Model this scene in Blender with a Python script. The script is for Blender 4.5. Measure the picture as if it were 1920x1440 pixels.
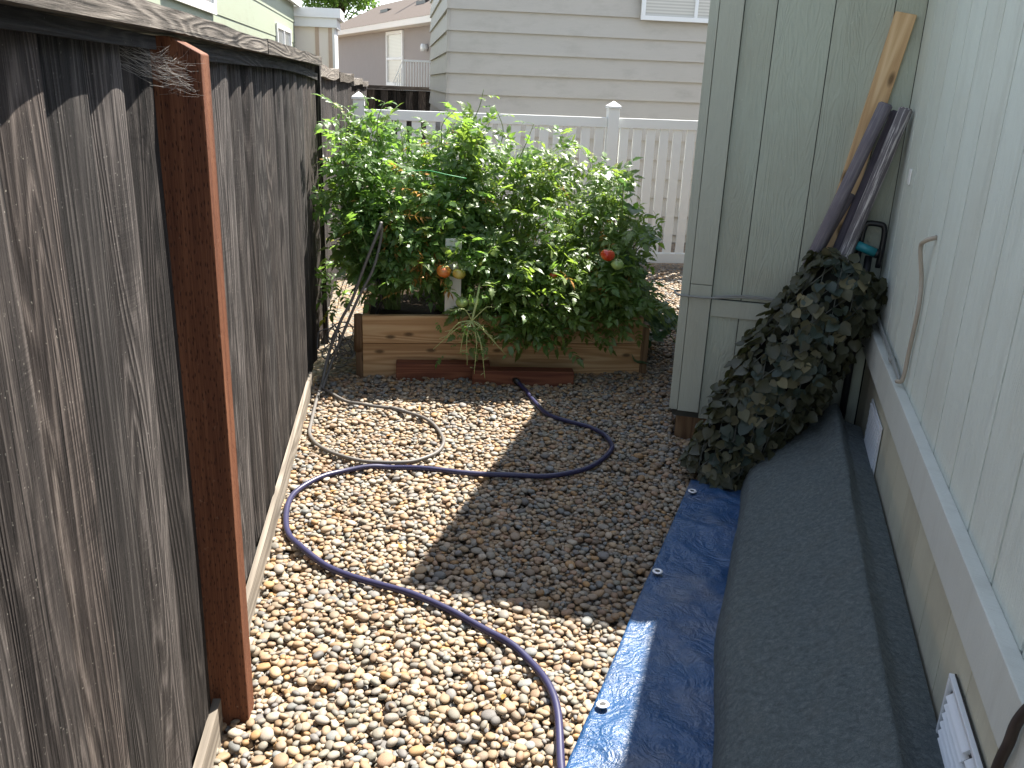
import bpy, math, random
import numpy as np
from mathutils import Vector, Matrix, noise as mnoise

for o in list(bpy.data.objects):
    bpy.data.objects.remove(o)
scene = bpy.context.scene
C = scene.collection
random.seed(11)
rng = np.random.default_rng(11)
R = math.radians

# ------------------------------------------------------------------ camera
cd = bpy.data.cameras.new('camera')
cam = bpy.data.objects.new('camera', cd)
C.objects.link(cam)
cd.sensor_width = 36.0
cd.lens = 1640.0 / 1920.0 * 36.0
cd.clip_start, cd.clip_end = 0.05, 600.0
cr = (0.99135827, -0.12572861, 0.0374311)
cdn = (-0.00553935, -0.32520339, -0.94562787)
cf = (0.1310652, 0.93724867, -0.32308952)
CAM = Vector((0, 0, 1.65))
cam.matrix_world = Matrix(((cr[0], -cdn[0], -cf[0], 0), (cr[1], -cdn[1], -cf[1], 0),
                           (cr[2], -cdn[2], -cf[2], 1.65), (0, 0, 0, 1)))
scene.camera = cam

# house wall frame: s along the wall (away from the camera), d out from the wall, z up
A0 = R(23.257)
U = Vector((math.sin(A0), math.cos(A0), 0))
N = Vector((-math.cos(A0), math.sin(A0), 0))
CORNER = Vector((2.171, 3.655, 0))
def W(s, d, z):
    return CORNER + U * s + N * d + Vector((0, 0, z))

# ------------------------------------------------------------------ light
KS, KD = 0.638, 0.2245                      # shadow run per metre of height, along and out from the wall
drop = U * (-KS) + N * KD + Vector((0, 0, -1))
sun_dir = (-drop).normalized()
elev = math.asin(sun_dir.z)
azim = math.atan2(sun_dir.x, sun_dir.y)
world = bpy.data.worlds.new('World')
scene.world = world
world.use_nodes = True
wn = world.node_tree
wn.nodes.clear()
sky = wn.nodes.new('ShaderNodeTexSky')
sky.sky_type = 'NISHITA'
sky.sun_disc = False
sky.sun_elevation = elev
sky.sun_rotation = azim
sky.air_density = 1.0
sky.dust_density = 0.6
bg = wn.nodes.new('ShaderNodeBackground')
bg.inputs['Strength'].default_value = 0.105
wo = wn.nodes.new('ShaderNodeOutputWorld')
hs = wn.nodes.new('ShaderNodeHueSaturation')
hs.inputs['Saturation'].default_value = 0.64
wn.links.new(sky.outputs[0], hs.inputs['Color'])
wn.links.new(hs.outputs[0], bg.inputs[0])
wn.links.new(bg.outputs[0], wo.inputs[0])
sl = bpy.data.lights.new('sun', 'SUN')
sl.energy = 5.0
sl.angle = R(0.53)
sl.color = (1.0, 0.95, 0.87)
sun = bpy.data.objects.new('sun', sl)
C.objects.link(sun)
sun.rotation_euler = sun_dir.to_track_quat('Z', 'Y').to_euler()
sun.location = sun_dir * 30
scene.view_settings.view_transform = 'Standard'
scene.view_settings.look = 'None'
scene.view_settings.exposure = 1.8
scene.view_settings.gamma = 1.0
scene.view_settings.use_curve_mapping = False
scene.cycles.max_bounces = 10
scene.cycles.diffuse_bounces = 5

# ------------------------------------------------------------------ helpers
def tag(o, label=None, cat=None, group=None, kind=None):
    if label: o['label'] = label
    if cat: o['category'] = cat
    if group: o['group'] = group
    if kind: o['kind'] = kind
    return o

def empty(name, loc=(0, 0, 0), label=None, cat=None, group=None):
    o = bpy.data.objects.new(name, None)
    o.empty_display_size = 0.1
    C.objects.link(o)
    o.location = loc
    return tag(o, label, cat, group)

def link(name, me, parent=None):
    o = bpy.data.objects.new(name, me)
    C.objects.link(o)
    if parent is not None:
        o.parent = parent
        o.matrix_parent_inverse = Matrix.Translation(-parent.location) if parent.type == 'EMPTY' else Matrix.Identity(4)
    return o

def mesh(name, v, f, m, smooth=False):
    me = bpy.data.meshes.new(name)
    me.from_pydata([tuple(p) for p in v], [], [tuple(q) for q in f])
    if m is not None:
        for mm in (m if isinstance(m, (list, tuple)) else [m]):
            me.materials.append(mm)
    if smooth:
        me.polygons.foreach_set('use_smooth', [True] * len(me.polygons))
    me.update()
    return me

class MB:
    """collects shapes in world coordinates for ONE mesh object"""
    def __init__(self): self.v, self.f = [], []
    def add(self, v, f):
        n = len(self.v)
        self.v += [Vector(p) for p in v]
        self.f += [tuple(i + n for i in q) for q in f]
        return self
    def box(self, x0, x1, y0, y1, z0, z1):
        return self.add([(x0, y0, z0), (x1, y0, z0), (x1, y1, z0), (x0, y1, z0), (x0, y0, z1), (x1, y0, z1), (x1, y1, z1), (x0, y1, z1)],
                        [(0, 3, 2, 1), (4, 5, 6, 7), (0, 1, 5, 4), (1, 2, 6, 5), (2, 3, 7, 6), (3, 0, 4, 7)])
    def wbox(self, s0, s1, d0, d1, z0, z1):
        return self.add([W(s0, d0, z0), W(s1, d0, z0), W(s1, d1, z0), W(s0, d1, z0), W(s0, d0, z1), W(s1, d0, z1), W(s1, d1, z1), W(s0, d1, z1)],
                        [(0, 1, 2, 3), (4, 7, 6, 5), (0, 4, 5, 1), (1, 5, 6, 2), (2, 6, 7, 3), (3, 7, 4, 0)])
    def obox(self, p, ax, ay, az):
        """box from corner p with three edge vectors"""
        p, ax, ay, az = Vector(p), Vector(ax), Vector(ay), Vector(az)
        f = [(0, 3, 2, 1), (4, 5, 6, 7), (0, 1, 5, 4), (1, 2, 6, 5), (2, 3, 7, 6), (3, 0, 4, 7)]
        if ax.cross(ay).dot(az) < 0: f = [q[::-1] for q in f]
        return self.add([p, p + ax, p + ax + ay, p + ay, p + az, p + ax + az, p + ax + ay + az, p + ay + az], f)
    def tube(self, pts, r, n=8, cap=True):
        pts = [Vector(p) for p in pts]
        m = len(pts)
        rr = r if isinstance(r, (list, tuple)) else [r] * m
        v, f = [], []
        up = None
        for i, p in enumerate(pts):
            t = (pts[min(i + 1, m - 1)] - pts[max(i - 1, 0)])
            if t.length < 1e-9: t = Vector((0, 0, 1))
            t.normalize()
            if up is None:
                up = t.orthogonal().normalized()
            else:
                up = up - t * up.dot(t)
                up = up.normalized() if up.length > 1e-6 else t.orthogonal().normalized()
            b = t.cross(up)
            for k in range(n):
                a = 2 * math.pi * k / n
                v.append(p + (up * math.cos(a) + b * math.sin(a)) * rr[i])
        for i in range(m - 1):
            for k in range(n):
                k2 = (k + 1) % n
                f.append((i * n + k, i * n + k2, (i + 1) * n + k2, (i + 1) * n + k))
        if cap:
            f.append(tuple(range(n))[::-1])
            f.append(tuple((m - 1) * n + k for k in range(n)))
        return self.add(v, f)
    def build(self, name, m, parent=None, smooth=False, origin=None, bevel=0, label=None, kind=None):
        v = self.v
        if origin is not None:
            o0 = Vector(origin)
            v = [p - o0 for p in v]
        o = link(name, mesh(name, v, self.f, m, smooth), parent)
        if origin is not None: o.location = origin
        if bevel:
            b = o.modifiers.new('bevel', 'BEVEL'); b.width = bevel; b.segments = 2; b.limit_method = 'ANGLE'
        if label: o['label'] = label
        if kind: o['kind'] = kind
        return o

def spline(pts, n=8):
    """Catmull-Rom through the points"""
    P = [Vector(p) for p in pts]
    P = [P[0] * 2 - P[1]] + P + [P[-1] * 2 - P[-2]]
    out = []
    for i in range(1, len(P) - 2):
        a, b, c, d = P[i - 1], P[i], P[i + 1], P[i + 2]
        for k in range(n):
            t = k / n
            out.append(0.5 * ((2 * b) + (c - a) * t + (2 * a - 5 * b + 4 * c - d) * t * t + (3 * b - a - 3 * c + d) * t ** 3))
    out.append(P[-2])
    return out

# ------------------------------------------------------------------ materials
class NT:
    def __init__(self, name):
        self.m = bpy.data.materials.new(name)
        self.m.use_nodes = True
        self.t = self.m.node_tree
        self.t.nodes.clear()
        self.out = self.t.nodes.new('ShaderNodeOutputMaterial')
        self.p = self.t.nodes.new('ShaderNodeBsdfPrincipled')
        self.t.links.new(self.p.outputs[0], self.out.inputs[0])
    def n(self, typ, **kw):
        x = self.t.nodes.new(typ)
        for k, v in kw.items(): setattr(x, k, v)
        return x
    def set(self, sock, v):
        if isinstance(v, bpy.types.NodeSocket): self.t.links.new(v, sock)
        elif isinstance(v, (tuple, list)) and sock.type == 'RGBA' and len(v) == 3: sock.default_value = (*v, 1)
        else: sock.default_value = v
    def math(self, op, a, b=0.0, c=None, clamp=False):
        x = self.n('ShaderNodeMath', operation=op, use_clamp=clamp)
        self.set(x.inputs[0], a); self.set(x.inputs[1], b)
        if c is not None: self.set(x.inputs[2], c)
        return x.outputs[0]
    def vmath(self, op, a, b):
        x = self.n('ShaderNodeVectorMath', operation=op)
        self.set(x.inputs[0], a); self.set(x.inputs[1], b)
        return x.outputs[0]
    def coord(self, which='Object', scale=(1, 1, 1), rand=True):
        tc = self.n('ShaderNodeTexCoord').outputs[which]
        if rand:
            r = self.n('ShaderNodeObjectInfo').outputs['Random']
            cb = self.n('ShaderNodeCombineXYZ')
            for i, k in enumerate((37.0, 91.0, 53.0)):
                self.set(cb.inputs[i], self.math('MULTIPLY', r, k))
            tc = self.vmath('ADD', tc, cb.outputs[0])
        return self.vmath('MULTIPLY', tc, scale)
    def noise(self, vec, scale=1.0, detail=4, rough=0.55, dist=0.0):
        x = self.n('ShaderNodeTexNoise')
        self.set(x.inputs['Vector'], vec); self.set(x.inputs['Scale'], scale)
        self.set(x.inputs['Detail'], detail); self.set(x.inputs['Roughness'], rough); self.set(x.inputs['Distortion'], dist)
        return x.outputs[0]
    def voro(self, vec, scale=1.0, feature='F1', out='Distance'):
        x = self.n('ShaderNodeTexVoronoi', feature=feature)
        self.set(x.inputs['Vector'], vec); self.set(x.inputs['Scale'], scale)
        return x.outputs[out]
    def ramp(self, fac, stops, interp='LINEAR'):
        x = self.n('ShaderNodeValToRGB')
        cr_ = x.color_ramp
        cr_.interpolation = interp
        while len(cr_.elements) < len(stops): cr_.elements.new(0.5)
        for e, (p, c) in zip(cr_.elements, stops):
            e.position = p
            e.color = (c, c, c, 1) if not isinstance(c, (tuple, list)) else (*c, 1)
        self.set(x.inputs[0], fac)
        return x.outputs[0]
    def mix(self, fac, a, b, blend='MIX'):
        x = self.n('ShaderNodeMix', data_type='RGBA', blend_type=blend)
        self.set(x.inputs['Factor'], fac); self.set(x.inputs['A'], a) if False else None
        self.set(x.inputs[6], a); self.set(x.inputs[7], b)
        return x.outputs[2]
    def bump(self, h, strength=0.5, dist=0.01, normal=None):
        x = self.n('ShaderNodeBump')
        self.set(x.inputs['Height'], h); self.set(x.inputs['Strength'], strength); self.set(x.inputs['Distance'], dist)
        if normal is not None: self.set(x.inputs['Normal'], normal)
        self.set(self.p.inputs['Normal'], x.outputs[0])
        return x.outputs[0]
    def base(self, c, rough=0.7, spec=None, metal=None):
        self.set(self.p.inputs['Base Color'], c)
        self.set(self.p.inputs['Roughness'], rough)
        if spec is not None: self.set(self.p.inputs['Specular IOR Level'], spec)
        if metal is not None: self.set(self.p.inputs['Metallic'], metal)
        return self

def weathered(name, dark, mid, light, axis='z', across='y', pale=0.55, saw=0.5):
    """old unpainted timber: grain runs along `axis`, board width along `across`"""
    t = NT(name)
    base = t.coord('Object', (1, 1, 1))
    sep = t.n('ShaderNodeSeparateXYZ'); t.set(sep.inputs[0], base)
    ix = {'x': 0, 'y': 1, 'z': 2}
    L, Wd = sep.outputs[ix[axis]], sep.outputs[ix[across]]
    T = sep.outputs[({0, 1, 2} - {ix[axis], ix[across]}).pop()]
    def st(w, l, tt=1.0):
        cb = t.n('ShaderNodeCombineXYZ')
        t.set(cb.inputs[0], t.math('MULTIPLY', Wd, w)); t.set(cb.inputs[1], t.math('MULTIPLY', L, l)); t.set(cb.inputs[2], t.math('MULTIPLY', T, tt))
        return cb.outputs[0]
    field = t.noise(st(9, 0.55, 6), 1.0, 2, 0.45, 0.35)
    kv = t.n('ShaderNodeTexVoronoi', voronoi_dimensions='2D'); t.set(kv.inputs['Vector'], st(3.1, 0.75)); kv.inputs['Scale'].default_value = 1.0
    kd = kv.outputs['Distance']
    knot = t.ramp(kd, [(0.03, 1.0), (0.05, 0.0)])
    field = t.math('ADD', field, t.math('MULTIPLY', t.math('POWER', t.ramp(kd, [(0.0, 1.0), (0.38, 0.0)]), 2.0), 0.13))
    rings = t.math('SINE', t.math('MULTIPLY', field, 120.0))
    rings = t.math('MULTIPLY_ADD', rings, 0.5, 0.5)
    rings_w = t.math('POWER', rings, 2.2)
    fine = t.noise(st(300, 7, 300), 1.0, 5, 0.75)
    medium = t.noise(st(55, 1.3, 40), 1.0, 5, 0.65, 0.4)
    broad = t.noise(st(11, 0.8, 10), 1.0, 4, 0.6, 0.5)
    blot = t.noise(st(14, 5.0, 8), 1.0, 6, 0.7)
    crack = t.ramp(t.noise(st(105, 1.0, 60), 1.0, 4, 0.6, 0.6), [(0.335, 0.0), (0.375, 1.0)])
    sawn = t.noise(st(5, 420, 5), 1.0, 2, 0.6)
    sawmask = t.ramp(t.noise(st(5, 2.2, 4), 1.0, 3, 0.5), [(0.45, 0.0), (0.65, 1.0)])
    speck = t.ramp(t.noise(st(180, 150, 180), 1.0, 2, 0.5), [(0.70, 0.0), (0.76, 1.0)])
    v = t.math('ADD', t.math('MULTIPLY', medium, 0.48), t.math('MULTIPLY', fine, 0.75))
    v = t.math('ADD', v, t.math('MULTIPLY', broad, 0.30))
    v = t.math('ADD', v, t.math('MULTIPLY', rings_w, 0.19))
    v = t.math('ADD', v, t.math('MULTIPLY', blot, 0.22))
    v = t.math('SUBTRACT', v, 0.45)
    sawterm = t.math('MULTIPLY', t.math('MULTIPLY', t.math('SUBTRACT', sawn, 0.5), sawmask), saw)
    v = t.math('ADD', v, sawterm)
    col = t.ramp(v, [(0.30, dark), (0.53, mid), (0.82, light)])
    col = t.mix(t.math('MULTIPLY', t.math('SUBTRACT', 1.0, crack), 0.85), col, tuple(c * 0.25 for c in dark))
    col = t.mix(t.math('MULTIPLY', knot, 0.85), col, tuple(c * 0.4 for c in dark))
    bleach = t.math('MULTIPLY', t.ramp(t.noise(st(24, 0.9, 20), 1.0, 5, 0.7, 0.8), [(0.58, 0.0), (0.72, 1.0)]), t.ramp(fine, [(0.42, 0.0), (0.58, 1.0)]))
    col = t.mix(t.math('MULTIPLY', bleach, pale), col, (0.23, 0.20, 0.178))
    col = t.mix(t.math('MULTIPLY', speck, 0.45), col, (0.42, 0.39, 0.34))
    tint = t.n('ShaderNodeObjectInfo').outputs['Random']
    hsv = t.n('ShaderNodeHueSaturation')
    t.set(hsv.inputs['Color'], col); t.set(hsv.inputs['Value'], t.math('MULTIPLY_ADD', tint, 1.0, 0.50))
    t.set(hsv.inputs['Saturation'], t.math('MULTIPLY_ADD', t.math('FRACT', t.math('MULTIPLY', tint, 7.3)), 0.5, 0.75))
    t.base(hsv.outputs[0], 0.85, 0.25)
    h = t.math('ADD', t.math('MULTIPLY', rings, 0.45), t.math('MULTIPLY', fine, 0.6))
    h = t.math('ADD', h, t.math('MULTIPLY', crack, 1.0))
    h = t.math('ADD', h, t.math('MULTIPLY', medium, 0.5))
    h = t.math('ADD', h, t.math('MULTIPLY', sawterm, 0.5))
    t.bump(h, 0.85, 0.0050)
    return t.m

def lumber_mat(name, c1, c2, c3, axis='x', knots=True, rough=0.7, ring=70.0):
    t = NT(name)
    base = t.coord('Object', (1, 1, 1))
    sep = t.n('ShaderNodeSeparateXYZ'); t.set(sep.inputs[0], base)
    ix = {'x': 0, 'y': 1, 'z': 2}[axis]
    L = sep.outputs[ix]
    a, b = [sep.outputs[i] for i in range(3) if i != ix]
    def st(w, l):
        cb = t.n('ShaderNodeCombineXYZ')
        t.set(cb.inputs[0], t.math('MULTIPLY', a, w)); t.set(cb.inputs[1], t.math('MULTIPLY', L, l)); t.set(cb.inputs[2], t.math('MULTIPLY', b, w))
        return cb.outputs[0]
    field = t.noise(st(8, 0.5), 1.0, 2, 0.5, 0.3)
    rings = t.math('MULTIPLY_ADD', t.math('SINE', t.math('MULTIPLY', field, ring)), 0.5, 0.5)
    fine = t.noise(st(260, 5), 1.0, 4, 0.7)
    broad = t.noise(st(6, 1.2), 1.0, 4, 0.6)
    v = t.math('ADD', t.math('MULTIPLY', rings, 0.30), t.math('MULTIPLY', fine, 0.35))
    v = t.math('ADD', v, t.math('MULTIPLY', broad, 0.5))
    col = t.ramp(v, [(0.35, c1), (0.6, c2), (0.85, c3)])
    if knots:
        kv = t.n('ShaderNodeTexVoronoi', voronoi_dimensions='2D'); kc = t.n('ShaderNodeCombineXYZ')
        t.set(kc.inputs[0], t.math('MULTIPLY', t.math('ADD', a, b), 8.0)); t.set(kc.inputs[1], t.math('MULTIPLY', L, 3.4)); t.set(kv.inputs['Vector'], kc.outputs[0]); kv.inputs['Scale'].default_value = 1.0
        k = kv.outputs['Distance']
        col = t.mix(t.ramp(k, [(0.05, 0.85), (0.13, 0.0)]), col, tuple(c * 0.25 for c in c1))
    t.base(col, rough, 0.3)
    t.bump(t.math('ADD', t.math('MULTIPLY', rings, 0.4), fine), 0.35, 0.002)
    return t.m

def siding_paint(name, col, dirt=(0.30, 0.27, 0.2), grain=1.7, axis='z', dirtamt=0.25):
    t = NT(name)
    base = t.coord('Object', (1, 1, 1))
    sep = t.n('ShaderNodeSeparateXYZ'); t.set(sep.inputs[0], base)
    x, y, z = sep.outputs
    hor = t.math('ADD', t.math('MULTIPLY', x, 0.77), t.math('MULTIPLY', y, 0.64))
    if axis == 'h': hor, z = z, hor
    def st(w, l):
        cb = t.n('ShaderNodeCombineXYZ')
        t.set(cb.inputs[0], t.math('MULTIPLY', hor, w)); t.set(cb.inputs[1], t.math('MULTIPLY', z, l))
        t.set(cb.inputs[2], t.math('MULTIPLY', t.math('SUBTRACT', x, y), 3.0))
        return cb.outputs[0]
    field = t.noise(st(16, 1.4), 1.0, 3, 0.5, 0.6)
    rings = t.math('MULTIPLY_ADD', t.math('SINE', t.math('MULTIPLY', field, 120.0)), 0.5, 0.5)
    fine = t.noise(st(170, 10), 1.0, 5, 0.7)
    pits = t.noise(base, 190.0, 3, 0.6)
    big = t.noise(base, 2.3, 5, 0.6)
    d = t.ramp(big, [(0.45, 0.0), (0.75, 1.0)])
    c = t.mix(t.math('MULTIPLY', d, dirtamt), col, dirt)
    c = t.mix(t.math('MULTIPLY', t.ramp(fine, [(0.35, 1.0), (0.5, 0.0)]), 0.16), c, tuple(q * 0.72 for q in col))
    stain = t.ramp(t.noise(st(7, 0.55), 1.0, 5, 0.65), [(0.52, 0.0), (0.72, 1.0)])
    c = t.mix(t.math('MULTIPLY', stain, 0.22), c, tuple(q * 0.7 for q in dirt))
    sp = t.ramp(t.noise(base, 75.0, 2, 0.5), [(0.70, 0.0), (0.76, 1.0)])
    c = t.mix(t.math('MULTIPLY', sp, 0.35), c, tuple(min(1, q * 1.35) for q in col))
    t.base(c, 0.62, 0.3)
    h = t.math('ADD', t.math('MULTIPLY', rings, 0.45), t.math('MULTIPLY', fine, 0.8))
    h = t.math('ADD', h, t.math('MULTIPLY', pits, 0.35))
    t.bump(h, 0.5 * grain, 0.003)
    return t.m

def plain(name, c, rough=0.5, spec=0.5, metal=0.0, var=0.12, scale=20.0, bump=0.0, bscale=60.0):
    t = NT(name)
    co = t.coord('Object')
    nz = t.noise(co, scale, 5, 0.6)
    col = t.mix(nz, tuple(q * (1 - var) for q in c), tuple(min(1, q * (1 + var)) for q in c))
    t.base(col, rough, spec, metal)
    if bump: t.bump(t.noise(co, bscale, 4, 0.6), bump, 0.004)
    return t.m

STONES = [(0.29, 0.20, 0.125), (0.35, 0.265, 0.175), (0.225, 0.21, 0.185), (0.33, 0.245, 0.165), (0.25, 0.23, 0.19), (0.19, 0.20, 0.195), (0.36, 0.225, 0.115),
          (0.38, 0.31, 0.235), (0.235, 0.225, 0.185), (0.33, 0.22, 0.15), (0.165, 0.16, 0.155), (0.36, 0.255, 0.16), (0.27, 0.21, 0.155), (0.32, 0.26, 0.19), (0.38, 0.285, 0.185), (0.285, 0.255, 0.215), (0.235, 0.165, 0.11), (0.41, 0.36, 0.29)]
def stone_mat(name, island):
    t = NT(name)
    r = t.n('ShaderNodeNewGeometry').outputs['Random Per Island'] if island else t.n('ShaderNodeObjectInfo').outputs['Random']
    k = len(STONES)
    col = t.ramp(r, [(i / k, c) for i, c in enumerate(STONES)], 'CONSTANT')
    co = t.n('ShaderNodeTexCoord').outputs['Object']
    if not island: co = t.coord('Object')
    nz = t.noise(co, 70.0 if island else 70.0, 4, 0.65)
    col = t.mix(t.ramp(nz, [(0.3, 0.55), (0.62, 0.0)]), col, (0.20, 0.16, 0.12))
    fr = t.math('FRACT', t.math('MULTIPLY', r, 173.0))
    hsv = t.n('ShaderNodeHueSaturation')
    t.set(hsv.inputs['Color'], col); t.set(hsv.inputs['Value'], t.math('MULTIPLY_ADD', fr, 0.42, 0.66)); hsv.inputs['Saturation'].default_value = 1.12
    t.base(hsv.outputs[0], 0.62, 0.35)
    t.bump(t.noise(co, 260.0, 3, 0.6), 0.25, 0.002)
    return t.m

def leaf_mat(name, c1, c2, trans=0.35, rough=0.36, tcol=None, spec=0.4):
    t = NT(name)
    r = t.n('ShaderNodeObjectInfo').outputs['Random']
    co = t.coord('Object')
    nz = t.noise(co, 16.0, 3, 0.6)
    f = t.math('ADD', t.math('MULTIPLY', r, 0.75), t.math('MULTIPLY', nz, 0.35), clamp=True)
    col = t.mix(f, c1, c2)
    t.base(col, rough, spec)
    t.bump(t.noise(co, 130.0, 3, 0.6), 0.4, 0.003)
    tr = t.n('ShaderNodeBsdfTranslucent')
    tcol = tcol or tuple(min(1, q * k) for q, k in zip(c2, (1.7, 1.9, 0.8)))
    t.set(tr.inputs[0], tcol)
    mx = t.n('ShaderNodeMixShader')
    t.set(mx.inputs[0], trans)
    t.t.links.new(t.p.outputs[0], mx.inputs[1]); t.t.links.new(tr.outputs[0], mx.inputs[2])
    t.t.links.new(mx.outputs[0], t.out.inputs[0])
    return t.m

M = {}
M['fence'] = weathered('weathered_board', (0.0105, 0.0088, 0.0082), (0.040, 0.0335, 0.0305), (0.150, 0.129, 0.116), saw=0.35)
M['cap'] = weathered('weathered_cap', (0.05, 0.043, 0.036), (0.15, 0.13, 0.11), (0.30, 0.27, 0.23), axis='y', across='z', pale=0.5, saw=0.2)
M['strip'] = weathered('weathered_strip', (0.018, 0.016, 0.015), (0.05, 0.045, 0.042), (0.11, 0.10, 0.09), axis='y', across='z', pale=0.3, saw=0.1)
M['capx'] = weathered('weathered_cap_cross', (0.04, 0.033, 0.028), (0.12, 0.10, 0.085), (0.26, 0.23, 0.20), axis='x', across='z', pale=0.5, saw=0.2)
M['kick'] = lumber_mat('kickboard_wood', (0.13, 0.11, 0.088), (0.21, 0.18, 0.145), (0.30, 0.265, 0.22), 'y', False, 0.85)
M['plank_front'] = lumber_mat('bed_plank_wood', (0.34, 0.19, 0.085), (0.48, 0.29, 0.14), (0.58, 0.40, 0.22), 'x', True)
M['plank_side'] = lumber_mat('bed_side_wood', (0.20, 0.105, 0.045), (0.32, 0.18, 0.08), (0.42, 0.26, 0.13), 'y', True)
M['red_timber'] = lumber_mat('stained_timber', (0.09, 0.026, 0.014), (0.16, 0.055, 0.028), (0.24, 0.09, 0.045), 'x', False)
M['bed_post'] = lumber_mat('bed_post_wood', (0.10, 0.055, 0.028), (0.17, 0.10, 0.05), (0.25, 0.16, 0.085), 'z', True)
M['fir'] = lumber_mat('new_lumber', (0.44, 0.27, 0.13), (0.60, 0.41, 0.22), (0.70, 0.52, 0.31), 'z', True, ring=45)

def red_post_mat():
    t = NT('stained_post')
    co = t.coord('Object', (1, 1, 1), False)
    sep = t.n('ShaderNodeSeparateXYZ'); t.set(sep.inputs[0], co)
    hor = t.math('ADD', sep.outputs[0], sep.outputs[1])
    def st(w, l, o=0.0):
        cb = t.n('ShaderNodeCombineXYZ')
        t.set(cb.inputs[0], t.math('MULTIPLY', hor, w)); t.set(cb.inputs[1], t.math('MULTIPLY', sep.outputs[2], l)); cb.inputs[2].default_value = o
        return cb.outputs[0]
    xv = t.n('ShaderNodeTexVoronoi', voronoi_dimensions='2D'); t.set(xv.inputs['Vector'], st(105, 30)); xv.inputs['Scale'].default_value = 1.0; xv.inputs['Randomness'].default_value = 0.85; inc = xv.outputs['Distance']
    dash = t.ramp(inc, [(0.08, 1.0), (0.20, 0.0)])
    fine = t.noise(st(300, 5), 1.0, 5, 0.7)
    broad = t.noise(st(25, 1.4), 1.0, 4, 0.6)
    v = t.math('ADD', t.math('MULTIPLY', fine, 0.65), t.math('MULTIPLY', broad, 0.75))
    v = t.math('SUBTRACT', v, 0.15)
    col = t.ramp(v, [(0.35, (0.066, 0.022, 0.011)), (0.55, (0.125, 0.045, 0.021)), (0.75, (0.215, 0.088, 0.043))])
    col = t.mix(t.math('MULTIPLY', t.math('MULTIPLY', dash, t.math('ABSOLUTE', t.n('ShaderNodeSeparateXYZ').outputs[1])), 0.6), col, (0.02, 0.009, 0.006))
    dust = t.ramp(t.noise(st(40, 30), 1.0, 5, 0.7), [(0.64, 0.0), (0.74, 1.0)])
    col = t.mix(t.math('MULTIPLY', dust, 0.4), col, (0.45, 0.33, 0.25))
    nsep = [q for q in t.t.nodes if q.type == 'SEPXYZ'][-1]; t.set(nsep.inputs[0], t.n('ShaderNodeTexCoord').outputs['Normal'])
    t.base(col, 0.7, 0.25)
    t.bump(t.math('SUBTRACT', fine, t.math('MULTIPLY', dash, 1.5)), 0.55, 0.003)
    return t.m
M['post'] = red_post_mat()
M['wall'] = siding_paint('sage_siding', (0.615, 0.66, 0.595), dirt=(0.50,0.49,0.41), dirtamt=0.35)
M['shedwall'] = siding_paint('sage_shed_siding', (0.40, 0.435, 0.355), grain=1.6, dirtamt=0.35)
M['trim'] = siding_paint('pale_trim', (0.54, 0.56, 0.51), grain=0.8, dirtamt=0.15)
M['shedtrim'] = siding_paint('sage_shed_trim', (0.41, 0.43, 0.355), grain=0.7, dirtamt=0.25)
M['skirt'] = siding_paint('skirt_siding_bounce', (0.53, 0.515, 0.40), grain=0.6, dirtamt=0.5)  # same house paint, warm light bounced off the gravel put into its colour
M['groove'] = plain('groove_shadow_gap', (0.055, 0.058, 0.05), 0.9)
M['roof'] = plain('roof_shingle', (0.16, 0.13, 0.11), 0.9, 0.2, 0, 0.3, 40, 0.6, 30)
M['lap'] = siding_paint('greige_lap', (0.47, 0.435, 0.38), grain=0.35, axis='h', dirtamt=0.1)
M['vinyl'] = plain('white_vinyl', (0.86, 0.88, 0.85), 0.35, 0.5, 0, 0.03, 3)
M['white'] = plain('white_paint', (0.78, 0.78, 0.76), 0.5, 0.4, 0, 0.04, 5)
M['stone'] = stone_mat('river_stone_mass', True)
M['stone1'] = stone_mat('river_stone', False)
M['hose'] = plain('purple_hose', (0.027, 0.026, 0.070), 0.40, 0.45, 0, 0.15, 30)
M['hosegrey'] = plain('grey_hose', (0.135, 0.125, 0.115), 0.5, 0.4, 0, 0.15, 30)
M['blackp'] = plain('black_plastic', (0.012, 0.012, 0.013), 0.4, 0.5)
M['brass'] = plain('metal_fitting', (0.40, 0.33, 0.27), 0.35, 0.5, 0.9)
M['teal'] = plain('teal_plastic', (0.02, 0.20, 0.23), 0.4, 0.5)
M['metal'] = plain('grommet_metal', (0.75, 0.75, 0.76), 0.35, 0.5, 0.3)
M['cable'] = plain('grey_cable', (0.26, 0.27, 0.25), 0.6, 0.4)
M['pipe'] = plain('beige_conduit', (0.36, 0.315, 0.25), 0.6, 0.4)
M['brown'] = plain('brown_cable', (0.035, 0.024, 0.018), 0.5, 0.4)
M['soil'] = plain('soil', (0.035, 0.024, 0.016), 0.95, 0.1, 0, 0.5, 60, 0.8, 90)
M['stem'] = plain('green_stem', (0.20, 0.26, 0.085), 0.6, 0.3, 0, 0.25, 25)
M['palestem'] = plain('pale_stem', (0.42, 0.48, 0.20), 0.55, 0.4, 0, 0.25, 25)
M['twine'] = plain('green_twine', (0.05, 0.42, 0.12), 0.5)
M['vent'] = plain('white_vent', (0.66, 0.69, 0.71), 0.45, 0.4, 0, 0.06, 12, 0.15, 120)
M['leafA'] = leaf_mat('tomato_leaf', (0.080, 0.140, 0.036), (0.175, 0.235, 0.072), 0.46, spec=0.6)
M['leafB'] = leaf_mat('tomato_leaf_light', (0.080, 0.160, 0.042), (0.155, 0.245, 0.080), 0.46)
M['leafD'] = leaf_mat('tomato_leaf_withered', (0.34, 0.15, 0.045), (0.45, 0.26, 0.09), 0.3, 0.8, spec=0.1)
M['leafY'] = leaf_mat('tomato_leaf_yellowing', (0.20, 0.23, 0.05), (0.32, 0.31, 0.09), 0.45)
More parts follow.
